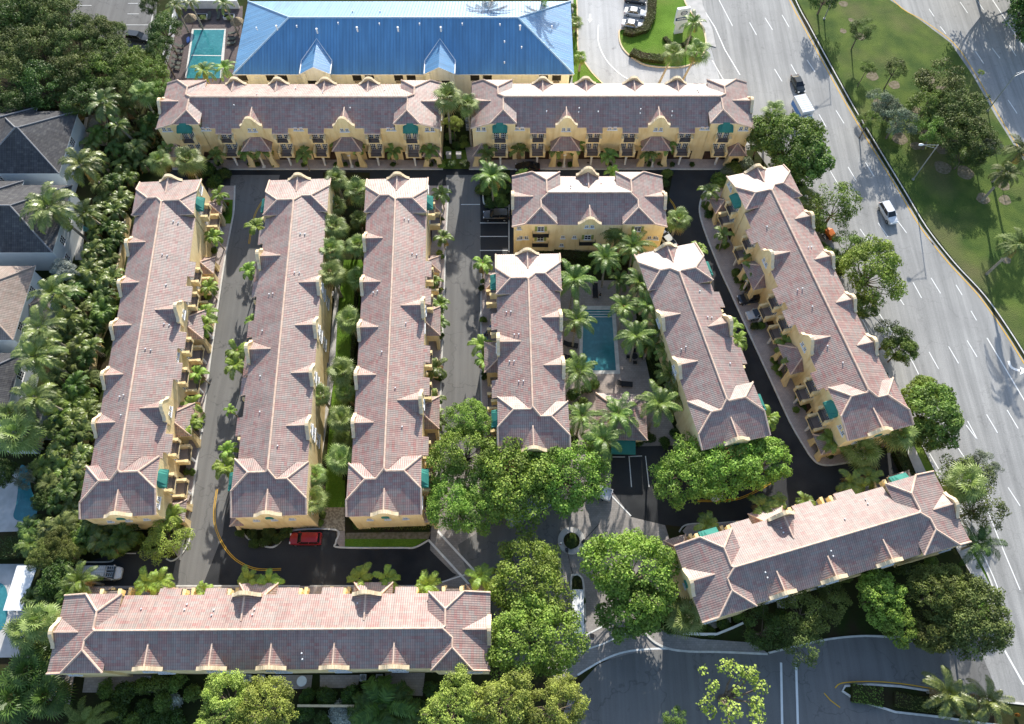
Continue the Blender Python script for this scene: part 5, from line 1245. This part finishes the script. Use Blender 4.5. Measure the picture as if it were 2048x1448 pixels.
# driveway palms
row('adon',[(331,297),(432,310),(494,304),(523,300),(608,308),(677,288),(715,293),(786,302),(859,301)],4.3,'Small palm in front of the top left row, {} from its left end','small palms of the top left row',0,1.12,'palm')
row('adon',[(973,306),(1038,300),(1114,298),(1152,291),(1218,311),(1297,305),(1332,291)],4.3,'Small palm in front of the top right row, {} from its left end','small palms of the top right row',0,1.12,'palm')
row('adon',[(438,389),(428,473),(418,574),(409,628),(404,650),(395,747),(385,808),(377,848),(345,1031)],4.6,'Small bright palm on the driveways of the leftmost row, {} from its upper end','driveway palms of the leftmost row',1,1.15)
row('adon',[(512,452,1.1),(498,540),(502,640,.6),(474,703),(470,730),(460,820,.5),(456,901),(452,933)],4.6,'Small bright palm along the left side of the second row, {} from its upper end','lane palms of the second row',1,1.15)
row('adon',[(883,388),(886,475),(869,562,.7),(879,608),(877,643),(873,735),(870,797),(872,838),(866,975,1.1)],4.4,'Small palm between the third row and the middle lane, {} from its upper end','driveway palms of the third row',1,1.1,'palm')
row('adon',[(966,527),(961,688),(968,722)],4.4,'Small palm left of the short row by the pool, {} from its upper end','driveway palms of the short pool row',1,1.2)
row('adon',[(1045,349,.7),(1225,345,.9)],4.5,'Small palm showing above the shuttered block, {} from its left end','palms above the shuttered block',0,1.1)
row('adon',[(1421,383),(1448,470),(1509,505),(1508,543),(1572,688),(1585,718),(1666,882)],4.6,'Small palm on the driveways of the slanting highway row, {} from its upper end','driveway palms of the slanting highway row',1,1.25,'palm')
row('adon',[(1393,501),(1462,650),(1474,681),(1536,836),(1405,925,.8)],4.6,'Bright small palm right of the slanting pool row, {} from its upper end','lane palms of the slanting pool row',1,1.2)
row('adon',[(294,1166),(318,1162),(407,1180,.6),(497,1159),(537,1165),(722,1155),(773,1156),(855,1170),(962,1155,1.2)],4.6,'Bright small palm above the sunny roof of the bottom row, {} from its left','lane palms of the bottom row',0,1.2)
row('adon',[(1414,1047),(1524,1013,1.1),(1554,1007),(1610,1003,.8),(1703,966,1.1),(1738,953,1.1)],4.6,'Small palm along the upper side of the slanting lower row, {} from its left','lane palms of the slanting lower row',0,1.2,'palm')
# fan palms in the garden between second and third rows
row('fan',[(672,358,1.0,8),(714,382,1.05,7),(671,412,.85,5),(716,438,.8,4.5),(668,455,1,8),(662,500,1,8),(715,490,1.1,8),(661,547,1.05,8),(716,556,.85,5.5),(698,640,1.05,7),(684,742,1.12,7.5),(640,790,.75,6),(690,785,.9,5.5),(683,838,1.1,7.5),(686,880,.8,4),(682,918,1,7),(629,952,.9,6.5),(626,1000,1,6.5)],7,'Fan palm in the garden between second and third rows, {} from its upper end','fan palms between the second and third rows',1,.88)
row('fan',[(895,195,1.05,12),(936,209,.95,11)],12,'Tall fan palm in the gap between the two top rows, {} from the left','tall fan palms between the top rows',0,1)
row('fan',[(318,321,.95,8.5),(376,322,1,8.5)],8,'Fan palm above the upper end of the leftmost row, {} from the left','fan palms at the upper end of the leftmost row',0,1)
row('fan',[(286,186,1.1,8)],8,'Fan palm beside the upper left corner of the top left row',None)
row('fan',[(1347,107,.95,10),(1396,103,1,10)],10,'Tall fan palm on the motel lawn island, {} from the left','tall fan palms on the motel lawn',0,.95,None,(2.0,0))
row('coco',[(1387,46,.6,7)],7,'Feather palm right of the white roadside sign',None)
row('fan',[(1161,114,.6,3.5)],3.5,'Small yellowish fan palm below the right end of the blue roof',None,0,1,'bright'); row('fan',[(1152,45,.65,3)],3,'Squat fan palm against the right end of the blue roof',None)
row('fan',[(1356,440,1.0,5),(1226,452,1.0,7)],7,'Fan palm at the shuttered block, {} from the left','fan palms at the shuttered block',0,1)
row('fan',[(1724,902,1.15,4.5),(1798,866,1.1,6)],5,'Fan palm at the lower end of the slanting highway row, {} from the left','fan palms at the lower end of the highway row',0,1)
row('fan',[(1370,1235,1.15,6)],6,'Pale fan palm at the left end of the slanting lower row',None,0,1,'fan',(0,1.0))
row('fan',[(1930,966,1.1,8)],8,'Fan palm above the right end of the slanting lower row',None); row('coco',[(1955,1084,.8,5)],5,'Dark palm at the right corner of the slanting lower row',None,0,1,'deep')
row('fan',[(1610,397,1.1,4),(1548,222,1.0,8),(1690,700,1,4)],4,'Fan palm behind the slanting highway row, {} from its upper end','fan palms behind the highway row',1,.95)
row('fan',[(80,1242,1.15,8),(50,1262,.9,6)],8,'Fan palm left of the bottom row, {} from the left','fan palms left of the bottom row',0,1)
row('fan',[(60,1340,1.3,4),(95,1392,1.2,4),(30,1395,1.25,4)],4,'Dark fan palm in the lower left corner, {} from the left','dark fan palms in the lower left corner',0,1.05,'deep')
row('fan',[(36,870,1.35,7),(20,830,1,6)],6,'Broad fan palm at the left edge below the grey roof, {} from the left','broad fan palms at the left edge',0,1)
# coconut palms round the pool
row('coco',[(1149,560,1.0,8),(1153,640,.95,8),(1157,742,1.0,8),(1163,832,.95,8),(1205,878,1.05,8)],8,'Coconut palm left of the swimming pool, {} from the top','coconut palms left of the pool',1,.82,None,(0,.6))
row('coco',[(1211,516,1,8),(1266,492,1,8),(1282,566,.9,8),(1247,614,.9,8),(1296,612,.85,8),(1272,672,.9,8),(1318,656,.8,7),(1334,700,.8,6),(1342,748,.75,6),(1358,790,.75,5.5),(1235,828,.95,7.5),(1318,808,1.15,9),(1232,470,.7,6),(1240,560,.7,5),(1300,690,.7,5)],8,'Coconut palm on the right side of the pool court, {} from the top','coconut palms right of the pool',1,.82,None,(0,.6))
row('coco',[(983,353,1.0,8)],8,'Coconut palm at the head of the small parking bays',None,0,.85)
row('coco',[(408,142,.8,7),(449,136,.8,7)],7,'Leaning yellowish palm over the motel pool, {} from the left','palms over the motel pool',0,.8,'bright')
row('coco',[(985,-48,1.2,12),(1085,-30,1.1,12)],12,'Tall palm behind the motel, out over the top edge, {} from the left','palms behind the motel',0,1)
row('coco',[(352,12,.6,7),(448,6,.6,8),(380,3,.5,7)],7,'Palm behind the upper fence of the motel pool, {} from the left','palms behind the motel pool fence',0,.9,'royal')
row('royal',[(162,330,1.1,9),(98,416,1.15,10),(172,428,.9,6),(207,206,1.1,8),(108,588,1.05,9),(80,660,1.0,9),(75,712,1.05,9),(72,795,1.05,9),(235,250,.7,6)],9,'Royal palm among the pale houses at the left, {} from the top','royal palms by the pale houses',1,.98,None,(-1.6,0))
row('coco',[(1896,1386,1.05,5),(1975,1400,.95,5),(1930,1420,.8,4)],5,'Palm on the planted island at lower right, {} from the left','palms on the lower right island',0,.85,'royal')
row('coco',[(160,1160,.75,6),(140,1182,.6,5)],6,'Feather palm left of the work van with ladders, {} from the left','palms left of the work van',0,.85)
row('royal',[(2012,348,.8,8),(2045,300,.9,9),(2036,490,.9,9)],8,'Palm on the median at the far right edge, {} from the left','palms on the median at the right edge',0,.95,'oak')
row('areca',[(769,1412,1.6,2),(735,1420,1.2,2),(800,1424,1.2,2)],2,'Dark feathery palm below the bottom row near the bright tree, {} from the left','dark palms below the bottom row',0,1.1,'deep')
row('coco',[(170,1448,1.0,4)],4,'Pale feather palm cut by the bottom edge at left',None,0,.9,'olive')
# ---- broad trees
tree('Bright green round tree over the gate, directly above the ring planter',1128,952,90,6.5,'big','vivid'); 
tree('Green tree left of the bright one above the gate, over the white box truck',1035,962,98,7,'big','vivid')
tree('Tall soft green tree at the lower end of the middle lane',928,905,72,7.5,'big','vivid')
tree('Green tree top standing over the middle lane, beside the short pool row',938,840,50,8,'fine','vivid')
tree('Soft green tree right of the lower end of the third row',908,1008,68,6.5,'fine','vivid'); tree('Green tree between the soft tree and the white box truck',972,1000,70,6,'big','vivid')
tree('Dense green tree left of the ring planter, upper half of a big clump',1060,1165,96,6,'big','vivid'); tree('Dense green tree at the right end of the bottom row, lower half of the clump',1070,1278,100,8,'big','vivid',sq=.9)
tree('Large dense tree right of the ring planter',1268,1150,108,6.5,'big','vivid'); tree('Lower part of the dense planting right of the ring, overhanging the street',1262,1220,70,4.5,'round','mid')
tree('Round green tree above the parking stripes, left of two',1375,945,78,6,'big','vivid'); tree('Round green tree over the lower lane curve, centre one',1455,925,82,6,'big','vivid'); tree('Round green tree at the right end of the lane clump',1530,925,58,5.5,'round','vivid')
tree('Yellow green fine leaved tree in front of the bottom row, left of its clump',450,1412,66,11,'fine','yellow'); tree('Yellow green fine leaved tree in front of the bottom row, right of its clump',528,1416,68,11,'fine','yellow'); 
tree('Yellow green tree at the bottom edge, leftmost of three under the row end',905,1415,72,11,'fine','yellow'); tree('Yellow green tree at the bottom edge, middle of three under the row end',1005,1405,72,11,'fine','yellow'); tree('Yellow green tree at the bottom edge, rightmost of three under the row end',1105,1420,72,11,'fine','yellow')
tree('Small pale thin leaved tree at the foot of the first lane',335,1080,52,4,'airy','yellow',sq=.9)
tree('Thin tree with bare forks standing before the lower right street',1470,1395,92,7,'sparse','yellow',sq=1.0)
tree('Small green tree cut by the bottom edge right of the street trees',1350,1440,30,3,'airy','mid')
tree('Large green tree between the top right row and the highway',1580,288,84,6.5,'big','mid'); tree('Green tree between the upper end of the highway row and the road',1612,322,60,6,'round','mid'); tree('Green tree beside the right corner of the top right row',1525,270,42,6,'round','mid')
tree('Airy tree behind the highway row, level with the white car',1672,412,60,6,'airy','mid'); tree('Light green airy tree behind the middle of the highway row',1745,543,76,6,'fine','vivid'); tree('Green airy tree between the airy one and light green one',1700,492,42,5,'airy','mid')
tree('Small dark tree behind the lower half of the highway row',1785,672,42,5,'airy','deep'); tree('Small green tree overhanging the highway lane line',1800,700,36,4.5,'round','mid')
tree('Broad green tree beside the highway at the lower end of the row',1862,828,68,6,'round','mid'); tree('Grey green bush like tree at the lower corner of the highway row',1835,800,36,5,'airy','grey'); tree('Green tree low beside the highway row end',1850,870,42,4.5,'round','mid')
tree('Grey green thin tree above the right end of the slanting lower row',1925,960,62,6,'airy','oak'); tree('Grey green thin tree beside the highway, right of the lower row',1960,1015,55,6,'airy','oak'); tree('Thin grey tree nearest the lane dashes at right',1965,930,36,5,'airy','grey')
tree('Vivid green tree below the slanting lower row, its upper part',1760,1195,58,6,'round','vivid',sq=1.1); tree('Vivid green tree below the slanting lower row, its lower neighbour',1790,1245,48,5,'round','vivid')
tree('Olive tree below the right end of the slanting lower row',1885,1185,68,6.5,'big','olive'); tree('Dark olive tree at the junction of street and highway',1950,1240,82,6.5,'big','oak'); tree('Olive tree over the kerb of the lower street',1870,1265,52,5,'round','olive')
tree('Dark tree with yellow tips below the middle of the slanting lower row',1610,1225,60,5.5,'airy','olive'); tree('Dark tree over the street kerb, below the yellow tipped tree',1600,1285,52,5,'airy','oak'); tree('Dark tree in the shade below the slanting lower row, leftmost',1530,1260,52,4.5,'airy','deep'); tree('Dark tree between the yellow tipped and vivid ones',1665,1200,42,5,'airy','olive')
tree('Thin grey green tree leaning over the top of the kidney shaped pool',48,955,26,4,'airy','grey'); tree('Dark tree left of the kidney shaped pool at the edge',6,945,34,4,'round','deep'); tree('Dark low tree between the kidney shaped pool and the thicket',82,1000,22,3,'round','deep')
tree('Green tree filling the gap behind the upper middle of the highway row',1655,520,34,4,'round','mid'); tree('Small leafy tree just below the light green airy one by the highway',1722,615,34,4,'round','mid'); tree('Leafy tree above the broad one at the lower end of the highway row',1842,785,40,5,'round','vivid')
tree('Shaggy dark tree filling the heart of the median clump',1900,225,58,4.5,'oak','oak'); tree('Shaggy dark tree at the lower end of the median clump',1930,310,40,4,'oak','deep'); tree('Low grey shrubby tree between the pale ones on the median',1778,222,34,3,'airy','grey')
# median
MT=[(1762,205,36,'grey'),(1795,240,42,'grey'),(1740,240,26,'mid'),(1880,170,60,'oak'),(1925,215,55,'oak'),(1855,210,45,'mid'),(1915,260,62,'oak'),(1955,280,50,'oak'),(1870,262,42,'mid'),(1980,295,26,'grey'),(1790,140,30,'oak'),(1722,60,30,'oak'),(1735,135,18,'mid'),(1652,-12,46,'deep')]
MD=['Pale grey thin tree nearest the highway on the median','Pale grey thin tree, lower of two pale ones on the median','Small green tree at the median kerb beside the pale tree','Dark tree in the upper part of the median clump','Dark tree at the right of the median clump','Green tree in the middle of the median clump','Broad dark tree, lowest big one of the median clump','Dark tree at the lower right of the median clump','Green tree above the lamp head on the median','Greyish tree at the right tip of the median clump','Thin brownish tree above the pale grey ones','Thin small tree near the top of the median','Tiny green tree beside a mulch ring on the median','Dark tree at the top of the median beside its lamp']
for (x,y,r_,m_),l in zip(MT,MD): tree(l,x,y,r_,5,'airy',m_)
for (x,y,r_,z,l) in((1990,-60,90,7,'Dark tree mass at the top right corner, left one'),(2075,20,85,7,'Dark tree mass at the top right corner, lower one'),(2060,-90,100,8,'Dark tree mass beyond the top right corner')): tree(l,x,y,r_,z,'oak','deep')
# oaks top left
OT=[(25,40,60,'deep'),(75,95,62,'oak'),(60,20,60,'oak'),(125,40,58,'oak'),(20,150,62,'oak'),(90,170,60,'deep'),(150,95,55,'oak'),(150,150,60,'oak'),(205,70,45,'oak'),(180,58,38,'oak'),(225,115,52,'oak'),(200,150,55,'mid'),(262,140,52,'mid'),(300,150,44,'mid'),(245,180,44,'oak'),(315,185,34,'mid'),(170,200,48,'deep'),(0,95,50,'oak'),(230,65,30,'oak'),(25,210,40,'deep'),(300,12,24,'deep'),(330,60,40,'deep'),(322,100,34,'deep'),(110,-20,50,'oak')]
OL='Dark oak in the wooded top left corner, {} from the top edge'
for i,(x,y,r_,m_) in enumerate(sorted(OT,key=lambda t:t[1])):
    t_=tree('Oak canopy tree in the wooded top left corner, '+NTH[i]+' from the top',x,y,r_,7,'oak',m_,'oak canopy in the top left corner')
# thicket of areca palms along the left (look-alikes share a label)
TH_=[(150,225),(195,265),(255,215),(285,240),(245,270),(290,275),(265,300),(225,300),(180,290),(205,330),(245,335),(285,330),(262,360),(225,365),(240,395),(200,370),(275,295),(205,400),(235,425),(190,440),(215,455),(240,460),(190,475),(215,490),(185,505),(236,485),(205,525),(178,540),(225,520),(160,560),(200,560),(222,560),(150,590),(190,600),(215,590),(170,625),(205,625),(140,640),(165,660),(190,655),(130,680),(160,695),(185,690),(120,720),(150,730),(175,720),(120,755),(150,765),(175,760),(105,790),(140,800),(165,795),(120,830),(150,840),(175,830),(100,860),(135,870),(165,865),(110,900),(140,905),(165,905),(90,930),(125,940),(155,945),(100,970),(130,980),(155,985),(110,1010),(140,1015),(60,1055),(95,1050),(130,1050),(160,1040),(190,1045),(215,1050),(240,1050),(170,1075),(200,1080),(225,1090),(250,1070),(145,1090),(105,1085),(70,1085),(95,1190),(70,1200),(110,1230),(130,1210),(80,1285),(100,1300),(60,1300),(120,1330),(310,210),(300,190),(300,250)]
BN=[(205,'above the pale houses'),(250,'left of the top left row'),(300,'below the garden hut'),(350,'beside the uppermost pale house'),(400,'between the two dark roofs'),(450,'beside the second pale house'),(500,'at the corner of the second pale house'),(550,'beside the silvery tree'),(600,'above the tan roofed house'),(650,'beside the tan roofed house'),(700,'below the tan roofed house'),(750,'beside the lowest grey roof'),(800,'below the lowest royal palm'),(850,'at the garden wall end'),(900,'above the kidney shaped pool'),(950,'beside the kidney shaped pool top'),(1000,'beside the kidney shaped pool'),(1040,'below the leftmost row'),(1080,'above the work van'),(1150,'above the white canopy'),(1250,'beside the white canopy'),(9999,'beside the bottom row end')]
TH_=sorted([p for p in TH_],key=lambda p:p[0]); cnt={}
for i,(x,y) in enumerate(TH_):
    bnm=[n_ for lim,n_ in BN if y<lim][0]; cnt[bnm]=cnt.get(bnm,0)+1; thl='Clumping palm %s, %s from the left'%(bnm,NTH[cnt[bnm]-1])
    palm('areca',x+rnd.uniform(-5,5),y+rnd.uniform(-5,5),rnd.uniform(1.8,3.6),thl,rnd.uniform(.7,1.1),rnd.choice(['royal','deep','oak','deep','palm','royal']),'clumping palms of the left thicket')
# understorey shrubs of the thicket and gardens
def shrubs(pts,r_,mats,label,group,jit=4,h=1.0,z=.7,auto=True):
    xs=[p[0] for p in pts]; ys_=[p[1] for p in pts]; ax=0 if max(xs)-min(xs)>max(ys_)-min(ys_) else 1
    for i,(x,y) in enumerate(sorted(pts,key=lambda p:p[ax])): bush(label+(', '+NTH[min(i,29)]+(' from the left' if ax==0 else ' from the top') if auto else ''),x+rnd.uniform(-jit,jit),y+rnd.uniform(-jit,jit),r_*rnd.uniform(.8,1.25),rnd.choice(mats),group,h,'shrub','shrub',z)
cnt={}
for x,y in TH_[::3]:
    bnm=[n_ for lim,n_ in BN if y<lim][0]; cnt[bnm]=cnt.get(bnm,0)+1
    bush('Dark green shrub %s, %s from the left'%(bnm,NTH[cnt[bnm]-1]),x+12,y+9,17*rnd.uniform(.8,1.25),rnd.choice(['deep','deep','mid']),'shrubs of the left thicket',1.2)
tree('Rounded green tree in the lower left garden, right of the white canopy',118,1085,34,4,'fine','olive'); tree('Rounded green tree above the lower left row corner, right one',134,1108,28,4,'fine','olive'); tree('Rounded green tree above the white canopy, left one',88,1110,36,4,'fine','olive'); tree('Dark tree between canopy and bottom row',115,1160,42,4,'round','deep')
tree('Silvery shrub like tree beside the second pale house',130,540,30,4,'fine','white')
tree('Small light green tree between the two tall fan palms',907,248,21,5,'fine','yellow')
# bottom garden
shrubs([(250,1395),(285,1380),(320,1375),(355,1370),(235,1425),(290,1415),(330,1410),(380,1385),(215,1380),(260,1440),(300,1440),(345,1440)],26,['deep','mid'],'Dark shrub in the shaded garden below the bottom row','shrubs below the bottom row',5,1.4,1.2)
bush('Pale flowering shrub below the bottom row, left of the yellow green tree',345,1405,22,'white',None,1.3); bush('Silvery shrub near the bottom edge left of the dark palms',680,1425,26,'white'); bush('Silvery shrub at the bottom edge, right of its twin',700,1440,20,'white')
shrubs([(610,1395),(650,1390),(700,1392),(740,1388),(640,1440),(740,1440),(610,1430),(860,1380),(835,1420)],22,['deep'],'Low dark shrub along the fence below the bottom row','shrubs along the rear fence',5,1.0)
shrubs([(1420,1262),(1450,1250),(1475,1235),(1500,1245),(1560,1230),(1640,1165),(1690,1150),(1730,1150),(1800,1130),(1860,1120),(1400,1250),(1345,1255),(1355,1230),(1520,1215)],17,['deep','mid'],'Dark shrub in the shaded strip below the slanting lower row','shrubs below the slanting lower row')
# planters with small bushes
PL=[(430,500),(448,408),(452,422),(412,590),(410,664),(408,676),(395,765),(402,760),(392,852),(398,835),(372,944),(384,944),(363,1042),(360,1050)]
for i,(x,y) in enumerate(sorted(PL,key=lambda p:p[1])): bush('Clipped bush on the driveways of the leftmost row, '+NTH[i]+' from its upper end',x,y,13 if i in(3,4,5,8,9) else 9,'mid' if i%3 else 'yellow','clipped driveway bushes of the leftmost row',1.3)
shrubs([(884,388),(880,420),(884,440),(878,506),(884,512),(878,580),(884,580),(878,675),(884,668),(876,756),(883,756),(874,830),(880,845)],7,['deep','mid','yellow'],'Small bush in a driveway bed of the third row','driveway bushes of the third row',2)
shrubs([(966,562),(966,575),(966,640),(967,745),(970,755),(968,705)],8,['mid','deep'],'Small bush in a driveway bed of the short pool row','driveway bushes of the short pool row',2)
shrubs([(1412,410),(1418,425),(1438,495),(1450,490),(1440,420),(1478,560),(1485,575),(1472,545),(1512,650),(1525,650),(1552,735),(1560,750),(1548,720),(1598,800),(1610,810),(1600,792),(1592,818),(1640,905),(1660,912),(1690,905),(1740,890)],10,['mid','deep'],'Bush in a driveway bed of the slanting highway row','driveway bushes of the slanting highway row',2,1.2)
for i_,x in enumerate(sorted((438,500,515,545,608,672,690,715,786,1046,1120,1140,1218,1298,1320,1344,862,1385))):
    bush('Low bush between driveways of the top rows, '+NTH[i_]+' from the left',x,328,7,'deep','low bushes of the top rows',1.0)
shrubs([(480,1068),(505,1070),(530,1080),(555,1078),(535,1060),(505,1085),(575,1062)],15,['deep'],'Dark bush under the lower end of the second row','bushes under the second row',3)
shrubs([(640,1045),(645,1030),(705,1035),(712,1050),(700,1020)],9,['deep','mid'],'Bush beside the pebbled garden path','bushes by the pebbled path',2)
hedge('Clipped yellow green hedge along the lower end of the third row',[(715,1052),(860,1052)],1.0,.9,'yellow')
hedge('Clipped hedge along the lower end of the second row',[(580,1050),(635,1050)],.8,.8,'olive')
hedge('Clipped hedge curving round the motel parking bays',[(1305,-20),(1302,35),(1290,62),(1262,70),(1248,66)],1.8,1.0,'olive')
hedge('Leafy hedge along the lower edge of the motel lawn island',[(1262,108),(1285,118),(1318,122),(1330,122)],1.9,1.0,'mid')
hedge('Low round hedge ring at the foot of the roadside sign',[(1328,78),(1340,92),(1356,96),(1372,90),(1380,76)],1.0,.7,'mid')
hedge('Hedge on the planted island, nearest its tip',[(1700,1385),(1730,1390),(1762,1396)],2.4,.9,'vivid'); hedge('Hedge on the planted island between tip and palms',[(1785,1398),(1820,1406),(1870,1412)],1.8,.9,'olive')
hedge('Hedge along the pavement at the right end of the lower lane',[(1786,905),(1800,935),(1812,955)],1.0,1.2,'deep'); hedge('Hedge at the corner of the slanting lower row and the pavement',[(1800,955),(1845,960)],1.2,1.2,'deep')
hedge('Long dark hedge above the first pale house',[(40,212),(125,210)],1.4,1.5,'deep'); hedge('Dark hedge below the kidney shaped pool at left',[(0,1100),(75,1095)],3,1.8,'deep')
hedge('Tall dark hedge between the pool court and the slanting pool row',[(1282,640),(1305,720),(1340,800)],2.0,2.0,'deep'); hedge('Dark hedge above the pool court, under the shuttered block',[(1035,512),(1120,515),(1200,522),(1265,530)],1.6,1.5,'deep')
hedge('Dark planting against the shuttered block wall',[(1032,498),(1300,500)],.8,1.0,'deep'); hedge('Hedge strip along the right wall of the second row',[(652,560),(640,700),(625,860),(618,960)],.8,.8,'deep')
hedge('Hedge strip along the left wall of the third row',[(716,560),(703,760),(690,960)],.7,.8,'deep')
shrubs([(975,360),(1000,395),(985,405),(965,380),(1010,380),(1005,405)],15,['deep','mid'],'Bush in the bed above the small parking bays','bushes above the parking bays',3)
shrubs([(1325,365),(1330,395),(1320,420),(1335,350)],12,['deep','mid'],'Bush right of the shuttered block','bushes right of the shuttered block',3)
shrubs([(1470,335),(1490,325),(1455,345),(1440,360)],18,['grey','mid'],'Pale bush between the top right row and highway row','pale bushes at the row corner',3,1.2,1.2)
shrubs([(1640,455),(1650,500),(1675,540),(1690,600),(1700,640),(1715,680),(1735,720),(1760,750),(1600,375),(1620,430),(1780,790),(1590,350),(1560,320)],19,['deep','mid','grey'],'Bush behind the slanting highway row','bushes behind the highway row',4,1.3,1)
shrubs([(900,270),(925,275),(885,330),(930,325),(905,330),(915,290),(890,300),(932,290),(872,320)],11,['mid','deep','bright'],'Small bush in the gap between the two top rows','bushes between the top rows',3)
shrubs([(1185,870),(1215,905),(1280,880),(1300,875),(1330,885),(1350,870),(1380,860),(1150,880),(1130,860),(1150,790),(1165,800),(1185,770),(1172,780)],14,['deep','mid'],'Bush round the pool house','bushes round the pool house',3,1.2)
shrubs([(1360,1210),(1345,1200),(1380,1240),(1330,1235)],13,['mid','olive'],'Bush at the foot of the pale fan palm','bushes at the foot of the fan palm',3)
shrubs([(410,340),(445,350),(430,365),(395,350)],20,['deep'],'Dark bush in the bed at the head of the first lane','bushes at the top of the first lane',3,1.5,1)
shrubs([(330,1055),(310,1060),(350,1075),(280,1075),(260,1090),(300,1085)],16,['deep','mid'],'Bush in the bed below the leftmost row','bushes below the leftmost row',3,1.3)
shrubs([(405,33),(459,33)],8,['mid'],'Green plant filling a white planter at the motel pool','plants in the white planters',0,.5,.9)
shrubs([(1153,1180),(1163,1200),(1165,1240)],9,['deep'],'Small bush on the entrance island','bushes on the entrance island',1)
bush('Yellow tipped plant in the middle of the ring planter',1146,1074,9,'yellow'); bush('Dark planting filling the ring planter',1143,1086,14,'deep',None,.7)
shrubs([(1146,12),(1149,30),(1148,70)],8,['mid'],'Bush against the right end of the blue roof','bushes at the blue roof end',1)
bush('Red flowering plant in the bed at the head of the first lane',455,407,4,'rust'); bush('Rust coloured plant near the lower right corner',2035,1430,5,'rust'); bush('Rust coloured shrub behind the highway row, above the machine',1638,417,8,'rust')
# yellow sapling on the median by the far carriageway
tree('Small yellow green sapling leaning over the far carriageway',1962,145,8,3,'airy','yellow')
